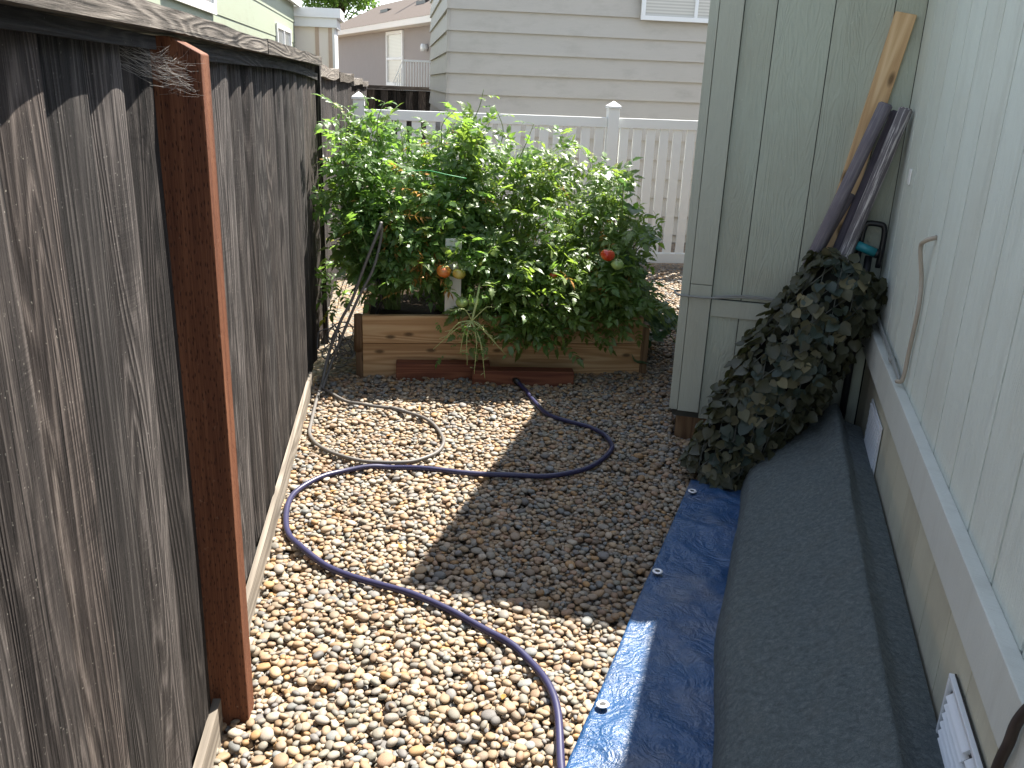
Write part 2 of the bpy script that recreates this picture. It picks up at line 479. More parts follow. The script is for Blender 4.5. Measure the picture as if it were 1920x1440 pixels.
M['squash'] = leaf_mat('squash_leaf', (0.05, 0.105, 0.05), (0.09, 0.16, 0.085), 0.3)
M['ivy'] = leaf_mat('faded_ivy_leaf', (0.022, 0.027, 0.015), (0.098, 0.094, 0.045), 0.12, 0.5, spec=0.5)
M['ivyg'] = leaf_mat('green_ivy_leaf', (0.016, 0.030, 0.022), (0.058, 0.080, 0.062), 0.1, 0.45, spec=0.5)
M['ivyt'] = leaf_mat('tan_ivy_leaf', (0.085, 0.080, 0.040), (0.19, 0.17, 0.09), 0.12, 0.5, spec=0.5)
M['vine'] = plain('ivy_lattice', (0.010, 0.012, 0.009), 0.8, 0.2)
M['vinecord'] = plain('lattice_cord', (0.10, 0.105, 0.09), 0.7, 0.2)
M['treeleaf'] = leaf_mat('tree_leaf', (0.055, 0.115, 0.025), (0.12, 0.20, 0.045), 0.35)
M['bark'] = plain('bark', (0.10, 0.075, 0.05), 0.9, 0.1, 0, 0.3, 20, 0.6, 30)
M['pink'] = plain('cream_panel', (0.80, 0.74, 0.66), 0.7, 0.3, 0, 0.04, 3)
M['tan'] = plain('tan_batten', (0.52, 0.40, 0.31), 0.7, 0.3)
M['taupe'] = plain('taupe_siding', (0.30, 0.265, 0.245), 0.75, 0.3, 0, 0.06, 4)
M['greenlap'] = siding_paint('pale_green_lap', (0.31, 0.345, 0.255), grain=0.3, axis='h', dirtamt=0.1)
M['brownroof'] = plain('brown_shingle', (0.115, 0.092, 0.076), 0.9, 0.2, 0, 0.35, 30, 0.5, 25)
M['web'] = plain('cobweb_thread', (0.40, 0.38, 0.35), 0.7, 0.2)
M['stake'] = plain('white_stake', (0.70, 0.69, 0.64), 0.6, 0.3, 0, 0.08, 8)

def glass_mat():
    t = NT('window_glass')
    co = t.coord('Object')
    t.base(t.mix(t.noise(co, 3.0, 3), (0.16, 0.18, 0.19), (0.30, 0.31, 0.31)), 0.08, 0.6)
    return t.m
M['glass'] = glass_mat()

def blind_mat():
    t = NT('window_blind')
    co = t.coord('Object', (1, 1, 1), False)
    sep = t.n('ShaderNodeSeparateXYZ'); t.set(sep.inputs[0], co)
    w = t.math('MULTIPLY_ADD', t.math('SINE', t.math('MULTIPLY', sep.outputs[2], 200.0)), 0.5, 0.5)
    t.base(t.mix(w, (0.44, 0.42, 0.37), (0.60, 0.58, 0.52)), 0.25, 0.6)
    return t.m
M['blind'] = blind_mat()

def tomato_mat(name, c1, c2):
    t = NT(name)
    co = t.coord('Object')
    t.base(t.mix(t.ramp(t.noise(co, 14.0, 2), [(0.4, 0.0), (0.62, 1.0)]), c1, c2), 0.25, 0.5)
    t.set(t.p.inputs['Coat Weight'], 0.3)
    return t.m
M['tred'] = tomato_mat('ripe_tomato', (0.50, 0.035, 0.012), (0.58, 0.10, 0.02))
M['torange'] = tomato_mat('orange_tomato', (0.60, 0.16, 0.03), (0.62, 0.30, 0.06))
M['tyellow'] = tomato_mat('yellow_tomato', (0.55, 0.34, 0.06), (0.50, 0.42, 0.10))
M['tgreen'] = tomato_mat('green_tomato', (0.25, 0.36, 0.10), (0.36, 0.46, 0.16))

def pole_mat(name, c1, c2, streak):
    t = NT(name)
    co = t.coord('Object', (130, 130, 5))
    nz = t.noise(co, 1.0, 5, 0.7)
    co2 = t.coord('Object')
    col = t.mix(t.noise(co2, 14, 4), c1, c2)
    col = t.mix(t.ramp(nz, [(0.50, 0.0), (0.60, streak)]), col, (0.55, 0.52, 0.50))
    t.base(col, 0.85, 0.2)
    t.bump(nz, 0.5, 0.003)
    return t.m
M['poleA'] = pole_mat('grey_pole', (0.105, 0.095, 0.115), (0.20, 0.18, 0.195), 0.15)
M['poleB'] = pole_mat('dark_pole', (0.05, 0.045, 0.06), (0.10, 0.09, 0.11), 0.05)
M['poleC'] = pole_mat('streaked_pole', (0.10, 0.09, 0.10), (0.17, 0.155, 0.16), 0.95)

def tarp_mat():
    t = NT('blue_tarp')
    co = t.coord('Object', (1, 1, 1), False)
    big = t.noise(co, 5.0, 5, 0.65, 0.6)
    dirt = t.ramp(t.noise(co, 3.2, 6, 0.7, 0.4), [(0.50, 0.0), (0.72, 1.0)])
    col = t.mix(big, (0.008, 0.040, 0.115), (0.026, 0.090, 0.215))
    col = t.mix(t.math('MULTIPLY', dirt, 0.55), col, (0.16, 0.15, 0.145))
    t.base(col, 0.33, 0.55)
    def ridged(sc, det, dist):
        return t.math('SUBTRACT', 1.0, t.math('MULTIPLY', t.math('ABSOLUTE', t.math('SUBTRACT', t.noise(co, sc, det, 0.6, dist), 0.5)), 4.0))
    h = t.math('ADD', t.math('MULTIPLY', ridged(9.0, 3, 1.4), 0.7), t.math('MULTIPLY', ridged(26.0, 4, 1.0), 0.4))
    h = t.math('ADD', h, t.math('MULTIPLY', t.noise(co, 85.0, 4, 0.65, 0.8), 0.45))
    t.bump(h, 0.55, 0.012)
    return t.m
M['tarp'] = tarp_mat()

def fabric_mat():
    t = NT('landscape_fabric')
    co = t.coord('Object', (1, 1, 1), False)
    fine = t.noise(co, 420.0, 3, 0.7)
    mid = t.noise(co, 60.0, 5, 0.7, 0.4)
    big = t.noise(co, 4.0, 5, 0.6)
    dust = t.ramp(t.noise(co, 9.0, 6, 0.75), [(0.5, 0.0), (0.75, 1.0)])
    v = t.math('ADD', t.math('MULTIPLY', fine, 0.5), t.math('MULTIPLY', mid, 0.5))
    col = t.ramp(v, [(0.32, (0.050, 0.064, 0.066)), (0.5, (0.138, 0.166, 0.166)), (0.70, (0.30, 0.34, 0.325))])
    col = t.mix(t.math('MULTIPLY', dust, 0.30), col, (0.15, 0.135, 0.105))
    col = t.mix(t.math('MULTIPLY', big, 0.35), col, (0.12, 0.15, 0.165))
    t.base(col, 0.9, 0.25)
    ms = t.vmath('MULTIPLY', co, (20, 48, 30))
    h = t.math('ADD', t.math('MULTIPLY', t.noise(ms, 1.0, 5, 0.6, 0.8), 1.2), t.math('MULTIPLY', fine, 0.35))
    t.bump(h, 1.0, 0.018)
    return t.m
M['fabric'] = fabric_mat()

def ground_mat():
    t = NT('gravel_ground')
    co = t.coord('Object', (1, 1, 1), False)
    x = t.n('ShaderNodeTexVoronoi'); t.set(x.inputs['Vector'], co); x.inputs['Scale'].default_value = 34.0
    cs = t.n('ShaderNodeSeparateColor'); t.set(cs.inputs[0], x.outputs['Color'])
    k = len(STONES)
    col = t.ramp(cs.outputs[0], [(i / k, tuple(q * 0.8 for q in c)) for i, c in enumerate(STONES)], 'CONSTANT')
    col = t.mix(t.ramp(x.outputs['Distance'], [(0.35, 0.0), (0.75, 1.0)]), col, (0.13, 0.105, 0.08))
    t.base(col, 0.8, 0.2)
    t.bump(t.math('SUBTRACT', 1.0, x.outputs['Distance']), 0.9, 0.02)
    return t.m
M['ground'] = ground_mat()

# ------------------------------------------------------------------ ground
GZ = -0.042
g = MB().add([(-200, -60, GZ), (200, -60, GZ), (200, 300, GZ), (-200, 300, GZ)], [(0, 1, 2, 3)]).build('ground', M['ground'])
tag(g, kind='structure')

# river stones dropped one by one onto a height map
def ico(sub):
    import bmesh
    bm = bmesh.new()
    bmesh.ops.create_icosphere(bm, subdivisions=sub, radius=1.0)
    v = np.array([p.co[:] for p in bm.verts]); f = np.array([[q.index for q in p.verts] for p in bm.faces])
    bm.free()
    return v, f
IV, IF = ico(2)
shapes = []
for k in range(24):
    v = IV.copy()
    for _ in range(4):
        d = rng.normal(size=3); d /= np.linalg.norm(d)
        v = v * (1 + (rng.uniform(-0.16, 0.12)) * np.clip(v @ d, -0.2, 1)[:, None])
    v = np.sign(v) * np.abs(v) ** rng.uniform(0.82, 1.0)
    shapes.append(v - v.mean(0))

TARP_A, TARP_B = Vector((-0.10, 0.757, 0)), Vector((1.263, 3.34, 0))
def ground_ok(x, y):
    if x < -0.475 or y < 1.15: return False
    if -0.26 < x < 1.53 and 5.0 < y < 6.15: return False
    px, py = x - CORNER.x, y - CORNER.y
    s = px * U.x + py * U.y; d = px * N.x + py * N.y
    if s > 0.0 and d < 0.86: return False
    if y < 3.42:
        tx = TARP_A.x + (y - TARP_A.y) * (TARP_B.x - TARP_A.x) / (TARP_B.y - TARP_A.y)
        if x > tx + 0.09: return False
    if s < 0.0 and d < 0.42: return False
    if y > 5.0 and x < 1.3: return False
    return x < 3.6 and y < 8.4
RES = 0.0035
X0, Y0, X1, Y1 = -0.55, 1.05, 3.7, 8.5
HM = np.full((int((X1 - X0) / RES), int((Y1 - Y0) / RES)), GZ)
allv, allf, stones = [], [], []
cand = []
area_near = 6.2
for i in range(92000):
    y = rng.uniform(1.15, 5.05) if i % 4 else rng.uniform(5.0, 8.4)
    x = rng.uniform(-0.48, 2.4) if y < 5.05 else rng.uniform(1.3, 3.6)
    if ground_ok(x, y): cand.append((x, y))
nv = 0
for (x, y) in cand:
    a = float(np.clip(rng.lognormal(math.log(0.0130), 0.26), 0.0075, 0.025))
    b = a * rng.uniform(0.62, 0.92); c = a * rng.uniform(0.34, 0.54)
    best = None
    rr = int(a / RES) + 1
    for t in range(5):
        xx, yy = (x, y) if t == 0 else (x + rng.normal() * 0.018, y + rng.normal() * 0.018)
        if not ground_ok(xx, yy): continue
        ci, cj = int((xx - X0) / RES), int((yy - Y0) / RES)
        if ci < rr + 1 or cj < rr + 1 or ci > HM.shape[0] - rr - 2 or cj > HM.shape[1] - rr - 2: continue
        m = HM[ci - 2:ci + 3, cj - 2:cj + 3].max()
        if best is None or m < best[0]: best = (m, xx, yy, ci, cj)
    if best is None: continue
    _, xx, yy, ci, cj = best
    th = rng.uniform(0, math.pi)
    patch = HM[ci - rr:ci + rr + 1, cj - rr:cj + rr + 1]
    gi = (np.arange(-rr, rr + 1) * RES)
    gx, gy = np.meshgrid(gi, gi, indexing='ij')
    ca, sa = math.cos(th), math.sin(th)
    lx, ly = gx * ca + gy * sa, -gx * sa + gy * ca
    q = 1 - (lx / a) ** 2 - (ly / b) ** 2
    ins = q > 0
    if not ins.any(): continue
    sx = float(np.clip((patch[-1, :].mean() - patch[0, :].mean()) / (2 * a), -0.5, 0.5)) * 0.6
    sy = float(np.clip((patch[:, -1].mean() - patch[:, 0].mean()) / (2 * a), -0.5, 0.5)) * 0.6
    tilt = sx * gx + sy * gy
    hh = c * np.sqrt(np.clip(q, 0, None))
    z = float((patch - tilt + hh)[ins].max()) - c * 0.55
    if z + c > 0.012: continue
    np.maximum(patch, np.where(ins, z + tilt + hh, -1), out=patch)
    nrm = Vector((-sx, -sy, 1)).normalized()
    rot = nrm.to_track_quat('Z', 'Y').to_matrix() @ Matrix.Rotation(0, 3, 'Z')
    # keep the yaw of the footprint
    ex = Vector((ca, sa, sx * ca + sy * sa)).normalized()
    ey = nrm.cross(ex)
    Mx = np.array([[ex.x, ey.x, nrm.x], [ex.y, ey.y, nrm.y], [ex.z, ey.z, nrm.z]])
    stones.append((xx, yy, z, a, b, c, Mx, int(rng.integers(len(shapes)))))

def projpx(P):
    r = Vector(P) - CAM
    zc = r.dot(Vector(cf))
    if zc <= 0: return None
    return (960 + 1640 * r.dot(Vector(cr)) / zc, 720 + 1640 * r.dot(Vector(cdn)) / zc, zc)

# the 300 largest in view, lying on top, become parts; the rest stay one mass
score = []
for i, s in enumerate(stones):
    p = projpx(s[:3])
    if p is None or not (0 < p[0] < 1920 and 0 < p[1] < 1440): continue
    ci, cj = int((s[0] - X0) / RES), int((s[1] - Y0) / RES)
    if HM[ci, cj] > s[2] + s[5] * 1.15 + 0.002: continue
    score.append((-s[3] * s[4] / p[2] ** 2, i))
score.sort()
single = {i for _, i in score[:300]}
gravel_root = empty('gravel_bed', (0, 0, 0))
tag(gravel_root, kind='structure')
bV, bF, nb = [], [], 0
pebble_mesh = [mesh('pebble', v.tolist(), IF.tolist(), M['stone1'], True) for v in shapes]
for i, (x, y, z, a, b, c, Mx, k) in enumerate(stones):
    ci, cj = int((x - X0) / RES), int((y - Y0) / RES)
    if i not in single and HM[ci - 2:ci + 3, cj - 2:cj + 3].min() > z + c * 1.6: continue      # wholly buried
    if i in single:
        o = link('pebble', pebble_mesh[k], gravel_root)
        mw = Matrix(((*(Mx[0] * [a, b, c]), x), (*(Mx[1] * [a, b, c]), y), (*(Mx[2] * [a, b, c]), z), (0, 0, 0, 1)))
        o.matrix_basis = mw
        continue
    bV.append((shapes[k] * [a, b, c]) @ Mx.T + [x, y, z])
    bF.append(IF + nb)
    nb += len(IV)
bV = np.concatenate(bV); bF = np.concatenate(bF)
me = bpy.data.meshes.new('gravel')
me.vertices.add(len(bV)); me.vertices.foreach_set('co', bV.ravel())
me.loops.add(bF.size); me.loops.foreach_set('vertex_index', bF.ravel().astype(np.int32))
me.polygons.add(len(bF)); me.polygons.foreach_set('loop_start', np.arange(0, bF.size, 3, dtype=np.int32))
me.polygons.foreach_set('use_smooth', np.ones(len(bF), dtype=bool))
me.materials.append(M['stone'])
me.update(calc_edges=True)
og = link('gravel', me, gravel_root)
tag(og, kind='stuff')
print('stones', len(stones), 'tris', len(bF))

def ground_z(x, y):
    ci, cj = int((x - X0) / RES), int((y - Y0) / RES)
    if 3 <= ci < HM.shape[0] - 3 and 3 <= cj < HM.shape[1] - 3:
        return float(HM[ci - 3:ci + 4, cj - 3:cj + 4].max())
    return 0.0

# ------------------------------------------------------------------ board fence along the left
def board_mesh(w, h, thick=0.019, seg=7, wob=0.004, z0=0.0, cup=0.0025, crown=0.0):
    """upright board, local: y = width (0..w), x = thickness (front at +x), z = height; cupped, slightly bowed, uneven edges"""
    v, f = [], []
    ph = random.random() * 10
    NW = 9
    cups = [random.uniform(-1, 1) * cup for _ in range(3)]
    for i in range(seg + 1):
        z = z0 + (h - z0) * i / seg
        e0 = wob * mnoise.noise((ph, z * 1.7, 0)); e1 = wob * mnoise.noise((ph + 5, z * 1.7, 0))
        bow = 0.006 * mnoise.noise((ph + 9, z * 0.8, 0))
        for k in range(NW):
            q = k / (NW - 1)
            x = bow + cups[0] * math.sin(math.pi * q) + cups[1] * math.sin(2 * math.pi * q) + cups[2] * 0.6 * math.sin(3 * math.pi * q)
            x += crown * (min(q / 0.66, 1.0) - q) / 0.34
            if k in (0, NW - 1): x -= 0.002
            v.append((x, e0 + (w + e1 - e0) * q, z))
        v += [(bow - thick, w + e1, z), (bow - thick, e0, z)]
    m = NW + 2
    for i in range(seg):
        a, b = i * m, (i + 1) * m
        for k in range(m):
            k2 = (k + 1) % m
            f.append((a + k, a + k2, b + k2, b + k))
    f.append(tuple(range(m))[::-1]); f.append(tuple(seg * m + k for k in range(m)))
    return v, f

FX = -0.485
fence = empty('board_fence', (FX, 3.2, 0), 'weathered grey board fence with louvred boards and red brown post beside the gravel', 'fence')
edges = [0.42, 0.61, 0.80, 1.00, 1.19, 1.37, 1.56, 1.77, 1.98, 2.25, 2.53, 2.79, 3.04, 3.29, 3.52, 3.80, 4.09, 4.36, 4.71, 5.02, 5.28, 5.53, 5.74]
for y0, y1 in zip(edges[:-1], edges[1:]):
    w = (y1 - y0) + 0.022
    v, f = board_mesh(w, 1.715 + random.uniform(-0.004, 0.004), z0=0.03, wob=0.006, crown=random.uniform(0.008, 0.021))
    ang = math.atan2(0.044 + (random.uniform(-0.013, 0.013) if y0 < 2 else random.uniform(-0.026, 0.034)), w)
    o = link('board', mesh('board', v, f, M['fence']), fence)
    # near edge set back, far edge proud
    o.location = (FX - w * math.sin(ang) + random.uniform(-0.003, 0.003), y0 - 0.022, 0)
    o.rotation_euler = (random.uniform(-0.003, 0.003), random.uniform(-0.004, 0.004), -ang)
# cap rail, under strip, kickboards
def rail_y(name, x0, x1, y0, y1, z0, z1, m, parent, seg=14, wob=0.006, sag=0.0, xtilt=0.0):
    v, f = [], []
    ph = random.random() * 20
    for i in range(seg + 1):
        t = i / seg; y = y0 + (y1 - y0) * t
        dz = wob * mnoise.noise((ph, y * 0.9, 0)) - sag * max(0, (t - 0.45) / 0.55) ** 1.6
        dx = wob * 0.6 * mnoise.noise((ph + 7, y * 0.9, 0))
        top = wob * 0.7 * mnoise.noise((ph + 11, y * 3.0, 0))
        v += [(x0 + dx, y, z0 + dz - xtilt), (x1 + dx, y, z0 + dz), (x1 + dx, y, z1 + dz + top), (x0 + dx, y, z1 + dz - xtilt)]
    for i in range(seg):
        a, b = i * 4, i * 4 + 4
        for k in range(4):
            k2 = (k + 1) % 4
            f.append((a + k, b + k, b + k2, a + k2))
    f.append((0, 1, 2, 3)); f.append((seg * 4 + 3, seg * 4 + 2, seg * 4 + 1, seg * 4))
    return link(name, mesh(name, v, f, m), parent)
rail_y('cap_rail', -0.575, -0.437, 0.42, 3.34, 1.722, 1.766, M['cap'], fence, wob=0.008)
rail_y('cap_rail', -0.575, -0.434, 3.343, 5.74, 1.720, 1.768, M['cap'], fence, wob=0.009)
rail_y('nailing_strip', -0.4805, -0.468, 0.42, 1.93, 1.692, 1.7185, M['strip'], fence, wob=0.004)
rail_y('nailing_strip', -0.4805, -0.466, 2.11, 5.80, 1.678, 1.7165, M['strip'], fence, sag=0.045, wob=0.004)
rail_y('back_rail', -0.60, -0.556, 0.42, 5.74, 1.50, 1.60, M['strip'], fence)
rail_y('back_rail', -0.60, -0.556, 0.42, 5.74, 0.25, 0.36, M['strip'], fence)
rail_y('kickboard', -0.483, -0.463, 0.42, 1.985, -0.04, 0.095, M['kick'], fence, wob=0.002)
rail_y('kickboard', -0.483, -0.464, 2.115, 4.75, -0.04, 0.092, M['kick'], fence, wob=0.003)
# red brown post with a bevelled top
pb = MB()
px0, px1, py0, py1 = -0.560, -0.400, 2.010, 2.098
pb.add([(px0, py0, -0.05), (px1, py0, -0.05), (px1, py1, -0.05), (px0, py1, -0.05),
        (px1, py0, 1.688), (px1, py1, 1.688), (px1 - 0.062, py0, 1.7195), (px1 - 0.062, py1, 1.7195), (px0, py0, 1.7195), (px0, py1, 1.7195)],
       [(0, 3, 2, 1), (0, 1, 4, 6, 8), (1, 2, 5, 4), (2, 3, 9, 7, 5), (3, 0, 8, 9), (4, 5, 7, 6), (6, 7, 9, 8)])
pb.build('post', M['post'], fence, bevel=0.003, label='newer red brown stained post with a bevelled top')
rail_y('post', -0.500, -0.452, 5.755, 5.845, -0.05, 1.74, M['fence'], fence, seg=2, wob=0.0)

# second stretch, lower, farther along
fence2 = empty('board_fence', (FX, 11, 0), 'farther stretch of grey fence with a wavy pale cap, beyond the plants', 'fence')
y = 5.86
while y < 16.4:
    w = random.uniform(0.20, 0.24)
    hgt = 1.66 - (y - 5.8) * 0.0125
    v, f = board_mesh(w + 0.02, hgt, z0=0.05, crown=0.008)
    ang = math.atan2(0.024, w)
    o = link('board', mesh('board', v, f, M['fence']), fence2)
    o.location = (FX - (w + 0.02) * math.sin(ang), y - 0.02, 0); o.rotation_euler = (0, 0, -ang)
    y += w
for a, b in ((5.86, 7.9), (7.905, 10.6), (10.605, 13.5), (13.505, 16.5)):
    z = 1.66 - ((a + b) / 2 - 5.8) * 0.0125
    o = rail_y('cap_rail', -0.56, -0.455, a, b, z, z + 0.075, M['cap'], fence2, wob=0.02, seg=10)
# cross fence far behind
fence3 = empty('cross_fence', (0.6, 16.5, 0), 'dark brown fence running crosswise behind the white pickets, gaps between its boards', 'fence')
x = -0.47
i = 0
while x < 3.2:
    v, f = board_mesh(0.125, 1.49, z0=0.05, thick=0.02)
    o = link('board', mesh('board', v, f, M['fence']), fence3); o.rotation_euler = (0, 0, R(-90)); o.location = (x, 16.5, 0)
    x += 0.222
MB().box(-0.5, 3.3, 16.60, 16.62, 0.05, 1.49).build('backing_board', M['strip'], fence3)
MB().box(-0.48, 3.3, 16.44, 16.58, 1.495, 1.56).build('cap_rail', M['capx'], fence3)

# ------------------------------------------------------------------ house on the right
house = empty('house', W(-1.8, 0, 0), 'sage green house wall with grooved siding and a pale trim board on the right', 'house')
GROOVE = 0.2425
s_edges = [0.0036]
first = -0.232
k = 0
while first - GROOVE * k > -4.2:
    s_edges.append(first - GROOVE * k); k += 1
EAVE = 2.45
MB().wbox(-4.5, 4.0, -4.0, -0.012, -0.05, EAVE).build('wall_core', M['groove'], house)
def panel_mb(s0, s1, d0, d1, z0, z1):
    return MB().wbox(min(s0, s1), max(s0, s1), d0, d1, z0, z1)
for a, b in zip(s_edges[:-1], s_edges[1:]):
    o = panel_mb(a - 0.0058, b + 0.0058, -0.011, 0.0, 0.64, EAVE - 0.002).build('siding_panel', M['wall'], house, bevel=0.0015)
    o = panel_mb(a - 0.0022, b + 0.0022, -0.011, -0.004, -0.05, 0.639).build('skirting_panel', M['skirt'], house, bevel=0.001)
tb = MB().wbox(-4.4, -0.0005, 0.0005, 0.036, 0.578, 0.712)
tb.build('trim_board', M['trim'], house, bevel=0.003)
# roof with eave
rb = MB()
EO = 0.15
rb.add([W(-4.7, EO, EAVE), W(4.2, EO, EAVE), W(4.2, -4.2, EAVE + 0.7), W(-4.7, -4.2, EAVE + 0.7),
        W(-4.7, EO, EAVE + 0.13), W(4.2, EO, EAVE + 0.13), W(4.2, -4.2, EAVE + 0.83), W(-4.7, -4.2, EAVE + 0.83)],
       [(0, 1, 2, 3), (4, 7, 6, 5), (0, 4, 5, 1), (1, 5, 6, 2), (2, 6, 7, 3), (3, 7, 4, 0)])
rb.build('roof', M['roof'], house)

shed = empty('shed', W(1.2, 0.44, 0), 'sage green lean-to shed face with corner boards, at the end of the house wall', 'shed')
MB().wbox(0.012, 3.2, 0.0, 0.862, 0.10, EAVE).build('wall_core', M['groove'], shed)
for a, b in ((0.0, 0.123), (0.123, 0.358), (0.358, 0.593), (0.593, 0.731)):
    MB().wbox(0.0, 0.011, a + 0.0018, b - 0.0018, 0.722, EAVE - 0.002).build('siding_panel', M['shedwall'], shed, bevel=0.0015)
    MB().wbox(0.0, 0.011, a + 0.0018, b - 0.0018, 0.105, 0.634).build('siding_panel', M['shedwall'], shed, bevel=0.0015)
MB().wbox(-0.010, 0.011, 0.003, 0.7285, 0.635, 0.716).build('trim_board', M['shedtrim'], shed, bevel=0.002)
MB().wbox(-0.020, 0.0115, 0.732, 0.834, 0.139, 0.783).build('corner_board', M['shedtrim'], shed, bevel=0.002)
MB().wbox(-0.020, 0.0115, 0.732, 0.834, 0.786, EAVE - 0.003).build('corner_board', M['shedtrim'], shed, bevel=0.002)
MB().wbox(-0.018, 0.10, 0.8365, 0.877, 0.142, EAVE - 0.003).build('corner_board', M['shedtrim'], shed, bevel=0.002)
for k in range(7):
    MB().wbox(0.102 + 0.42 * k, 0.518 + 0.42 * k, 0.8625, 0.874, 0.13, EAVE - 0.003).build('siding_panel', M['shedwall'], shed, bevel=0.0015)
MB().wbox(0.016, 3.1, 0.30, 0.84, -0.05, 0.132).build('base_board', M['bed_post'], shed)
rb = MB()
rb.add([W(-EO, -0.2, EAVE + 0.002), W(3.4, -0.2, EAVE + 0.002), W(3.4, 0.874 + EO, EAVE - 0.03), W(-EO, 0.874 + EO, EAVE - 0.03),
        W(-EO, -0.2, EAVE + 0.10), W(3.4, -0.2, EAVE + 0.10), W(3.4, 0.874 + EO, EAVE + 0.07), W(-EO, 0.874 + EO, EAVE + 0.07)],
       [(0, 1, 2, 3), (4, 7, 6, 5), (0, 4, 5, 1), (1, 5, 6, 2), (2, 6, 7, 3), (3, 7, 4, 0)])
rb.build('roof', M['roof'], shed)

# vents in the skirting
vent = empty('foundation_vent', W(-2.55, 0, 0.30), 'white louvred foundation vent low on the house skirting, at the near end', 'vent')
s0, s1, z0, z1 = -2.79, -2.335, 0.205, 0.432
MB().wbox(s0, s1, 0.0, 0.004, z0, z1).build('back_plate', M['blackp'], vent)
f_ = MB(); f_.wbox(s0, s1, 0.004, 0.016, z1 - 0.012, z1); f_.wbox(s0, s1, 0.004, 0.016, z0, z0 + 0.012)
f_.wbox(s0, s0 + 0.012, 0.004, 0.016, z0 + 0.012, z1 - 0.012); f_.wbox(s1 - 0.012, s1, 0.004, 0.016, z0 + 0.012, z1 - 0.012)
f_.build('frame', M['vent'], vent, bevel=0.002)
for (a, b) in ((s0 + 0.03, (s0 + s1) / 2 - 0.012), ((s0 + s1) / 2 + 0.012, s1 - 0.03)):
    n = 8
    for k in range(n):
        z = z0 + 0.02 + (z1 - z0 - 0.04) * k / n
        zz = z + (z1 - z0 - 0.04) / n * 0.66
        MB().add([W(a, 0.004, z), W(b, 0.004, z), W(b, 0.020, z), W(a, 0.020, z), W(a, 0.004, zz), W(b, 0.004, zz)],
                 [(0, 1, 2, 3), (3, 2, 5, 4), (0, 3, 4), (1, 5, 2)]).build('louver', M['vent'], vent)
vent = empty('mesh_vent', W(-0.6, 0, 0.38), 'small pale mesh vent plate on the skirting near the far corner', 'vent')
s0, s1, z0, z1 = -0.80, -0.44, 0.24, 0.455
MB().wbox(s0, s1, 0.0, 0.006, z0, z1).build('back_plate', M['vent'], vent, bevel=0.002)
mb = MB()
for i in range(22):
    for j in range(12):
        a = s0 + 0.02 + (s1 - s0 - 0.04) * (i + 0.5 * (j % 2)) / 22; z = z0 + 0.02 + (z1 - z0 - 0.04) * j / 11
        mb.wbox(a, a + 0.009, 0.006, 0.011, z - 0.004, z + 0.006)
tag(mb.build('mesh_screen', M['vent'], vent), kind='stuff')

# small plate, conduit and cables on the wall
o = MB().wbox(-0.385, -0.335, 0.0005, 0.006, 1.335, 1.395).build('wall_plate', M['white'], None, bevel=0.002)
tag(o, 'tiny white plate on the house wall above the wall cable', 'plate')
pts = spline([W(-1.14, 0.002, 1.24), W(-1.11, 0.03, 1.22), W(-1.085, 0.034, 1.19), W(-1.09, 0.014, 1.09), W(-1.12, 0.012, 1.00), W(-1.10, 0.012, 0.85), W(-1.095, 0.014, 0.745), W(-1.07, 0.028, 0.727)], 8)
o = MB().tube(pts, 0.0075, 8).build('conduit', M['pipe'], None, True)
tag(o, 'beige cable bent like a hook, coming out of the house wall', 'cable')
mb = MB()
for dz, ds in ((0.0, 0.0), (0.012, 0.01)):
    mb.tube(spline([W(-0.02, 0.03, 0.80 + dz), W(-0.12, 0.02, 0.775 + dz), W(-0.35, 0.012, 0.745 + dz), W(-0.6, 0.012, 0.735 + dz), W(-0.85, 0.014, 0.728 + dz), W(-1.04 - ds, 0.016, 0.724 + dz * 0.4)], 6), 0.0052, 7)
mb.tube([W(-0.80, 0.014, 0.733), W(-0.825, 0.014, 0.732)], 0.013, 8)
o = mb.build('cable', M['cable'], None, True)
tag(o, 'pair of grey cables lying along the top of the pale trim board', 'cable')
mb = MB()
mb.tube(spline([W(0.03, 0.885, 0.735), W(-0.01, 0.905, 0.742), W(-0.03, 0.893, 0.73), W(-0.032, 0.86, 0.727), W(-0.034, 0.74, 0.728), W(-0.024, 0.6, 0.742), W(-0.022, 0.48, 0.744), W(-0.024, 0.34, 0.738), W(-0.026, 0.1, 0.76)], 6), 0.005, 7)
mb.tube(spline([W(-0.032, 0.72, 0.735), W(-0.025, 0.6, 0.750), W(-0.023, 0.45, 0.750), W(-0.026, 0.3, 0.73), W(-0.026, 0.12, 0.75)], 6), 0.004, 7)
o = mb.build('cable', M['cable'], None, True)
tag(o, 'thin grey cable strung across the shed face and hooked round its corner', 'cable')
o = MB().tube(spline([W(-2.98, 0.045, 0.90), W(-2.86, 0.047, 0.72), W(-2.84, 0.048, 0.645), W(-2.818, 0.047, 0.575), W(-2.81, 0.05, 0.45), W(-2.86, 0.06, 0.28)], 8), 0.009, 8).build('power_cable', M['brown'], None, True)
tag(o, 'dark brown cable hanging in front of the trim at the lower right edge', 'cable')

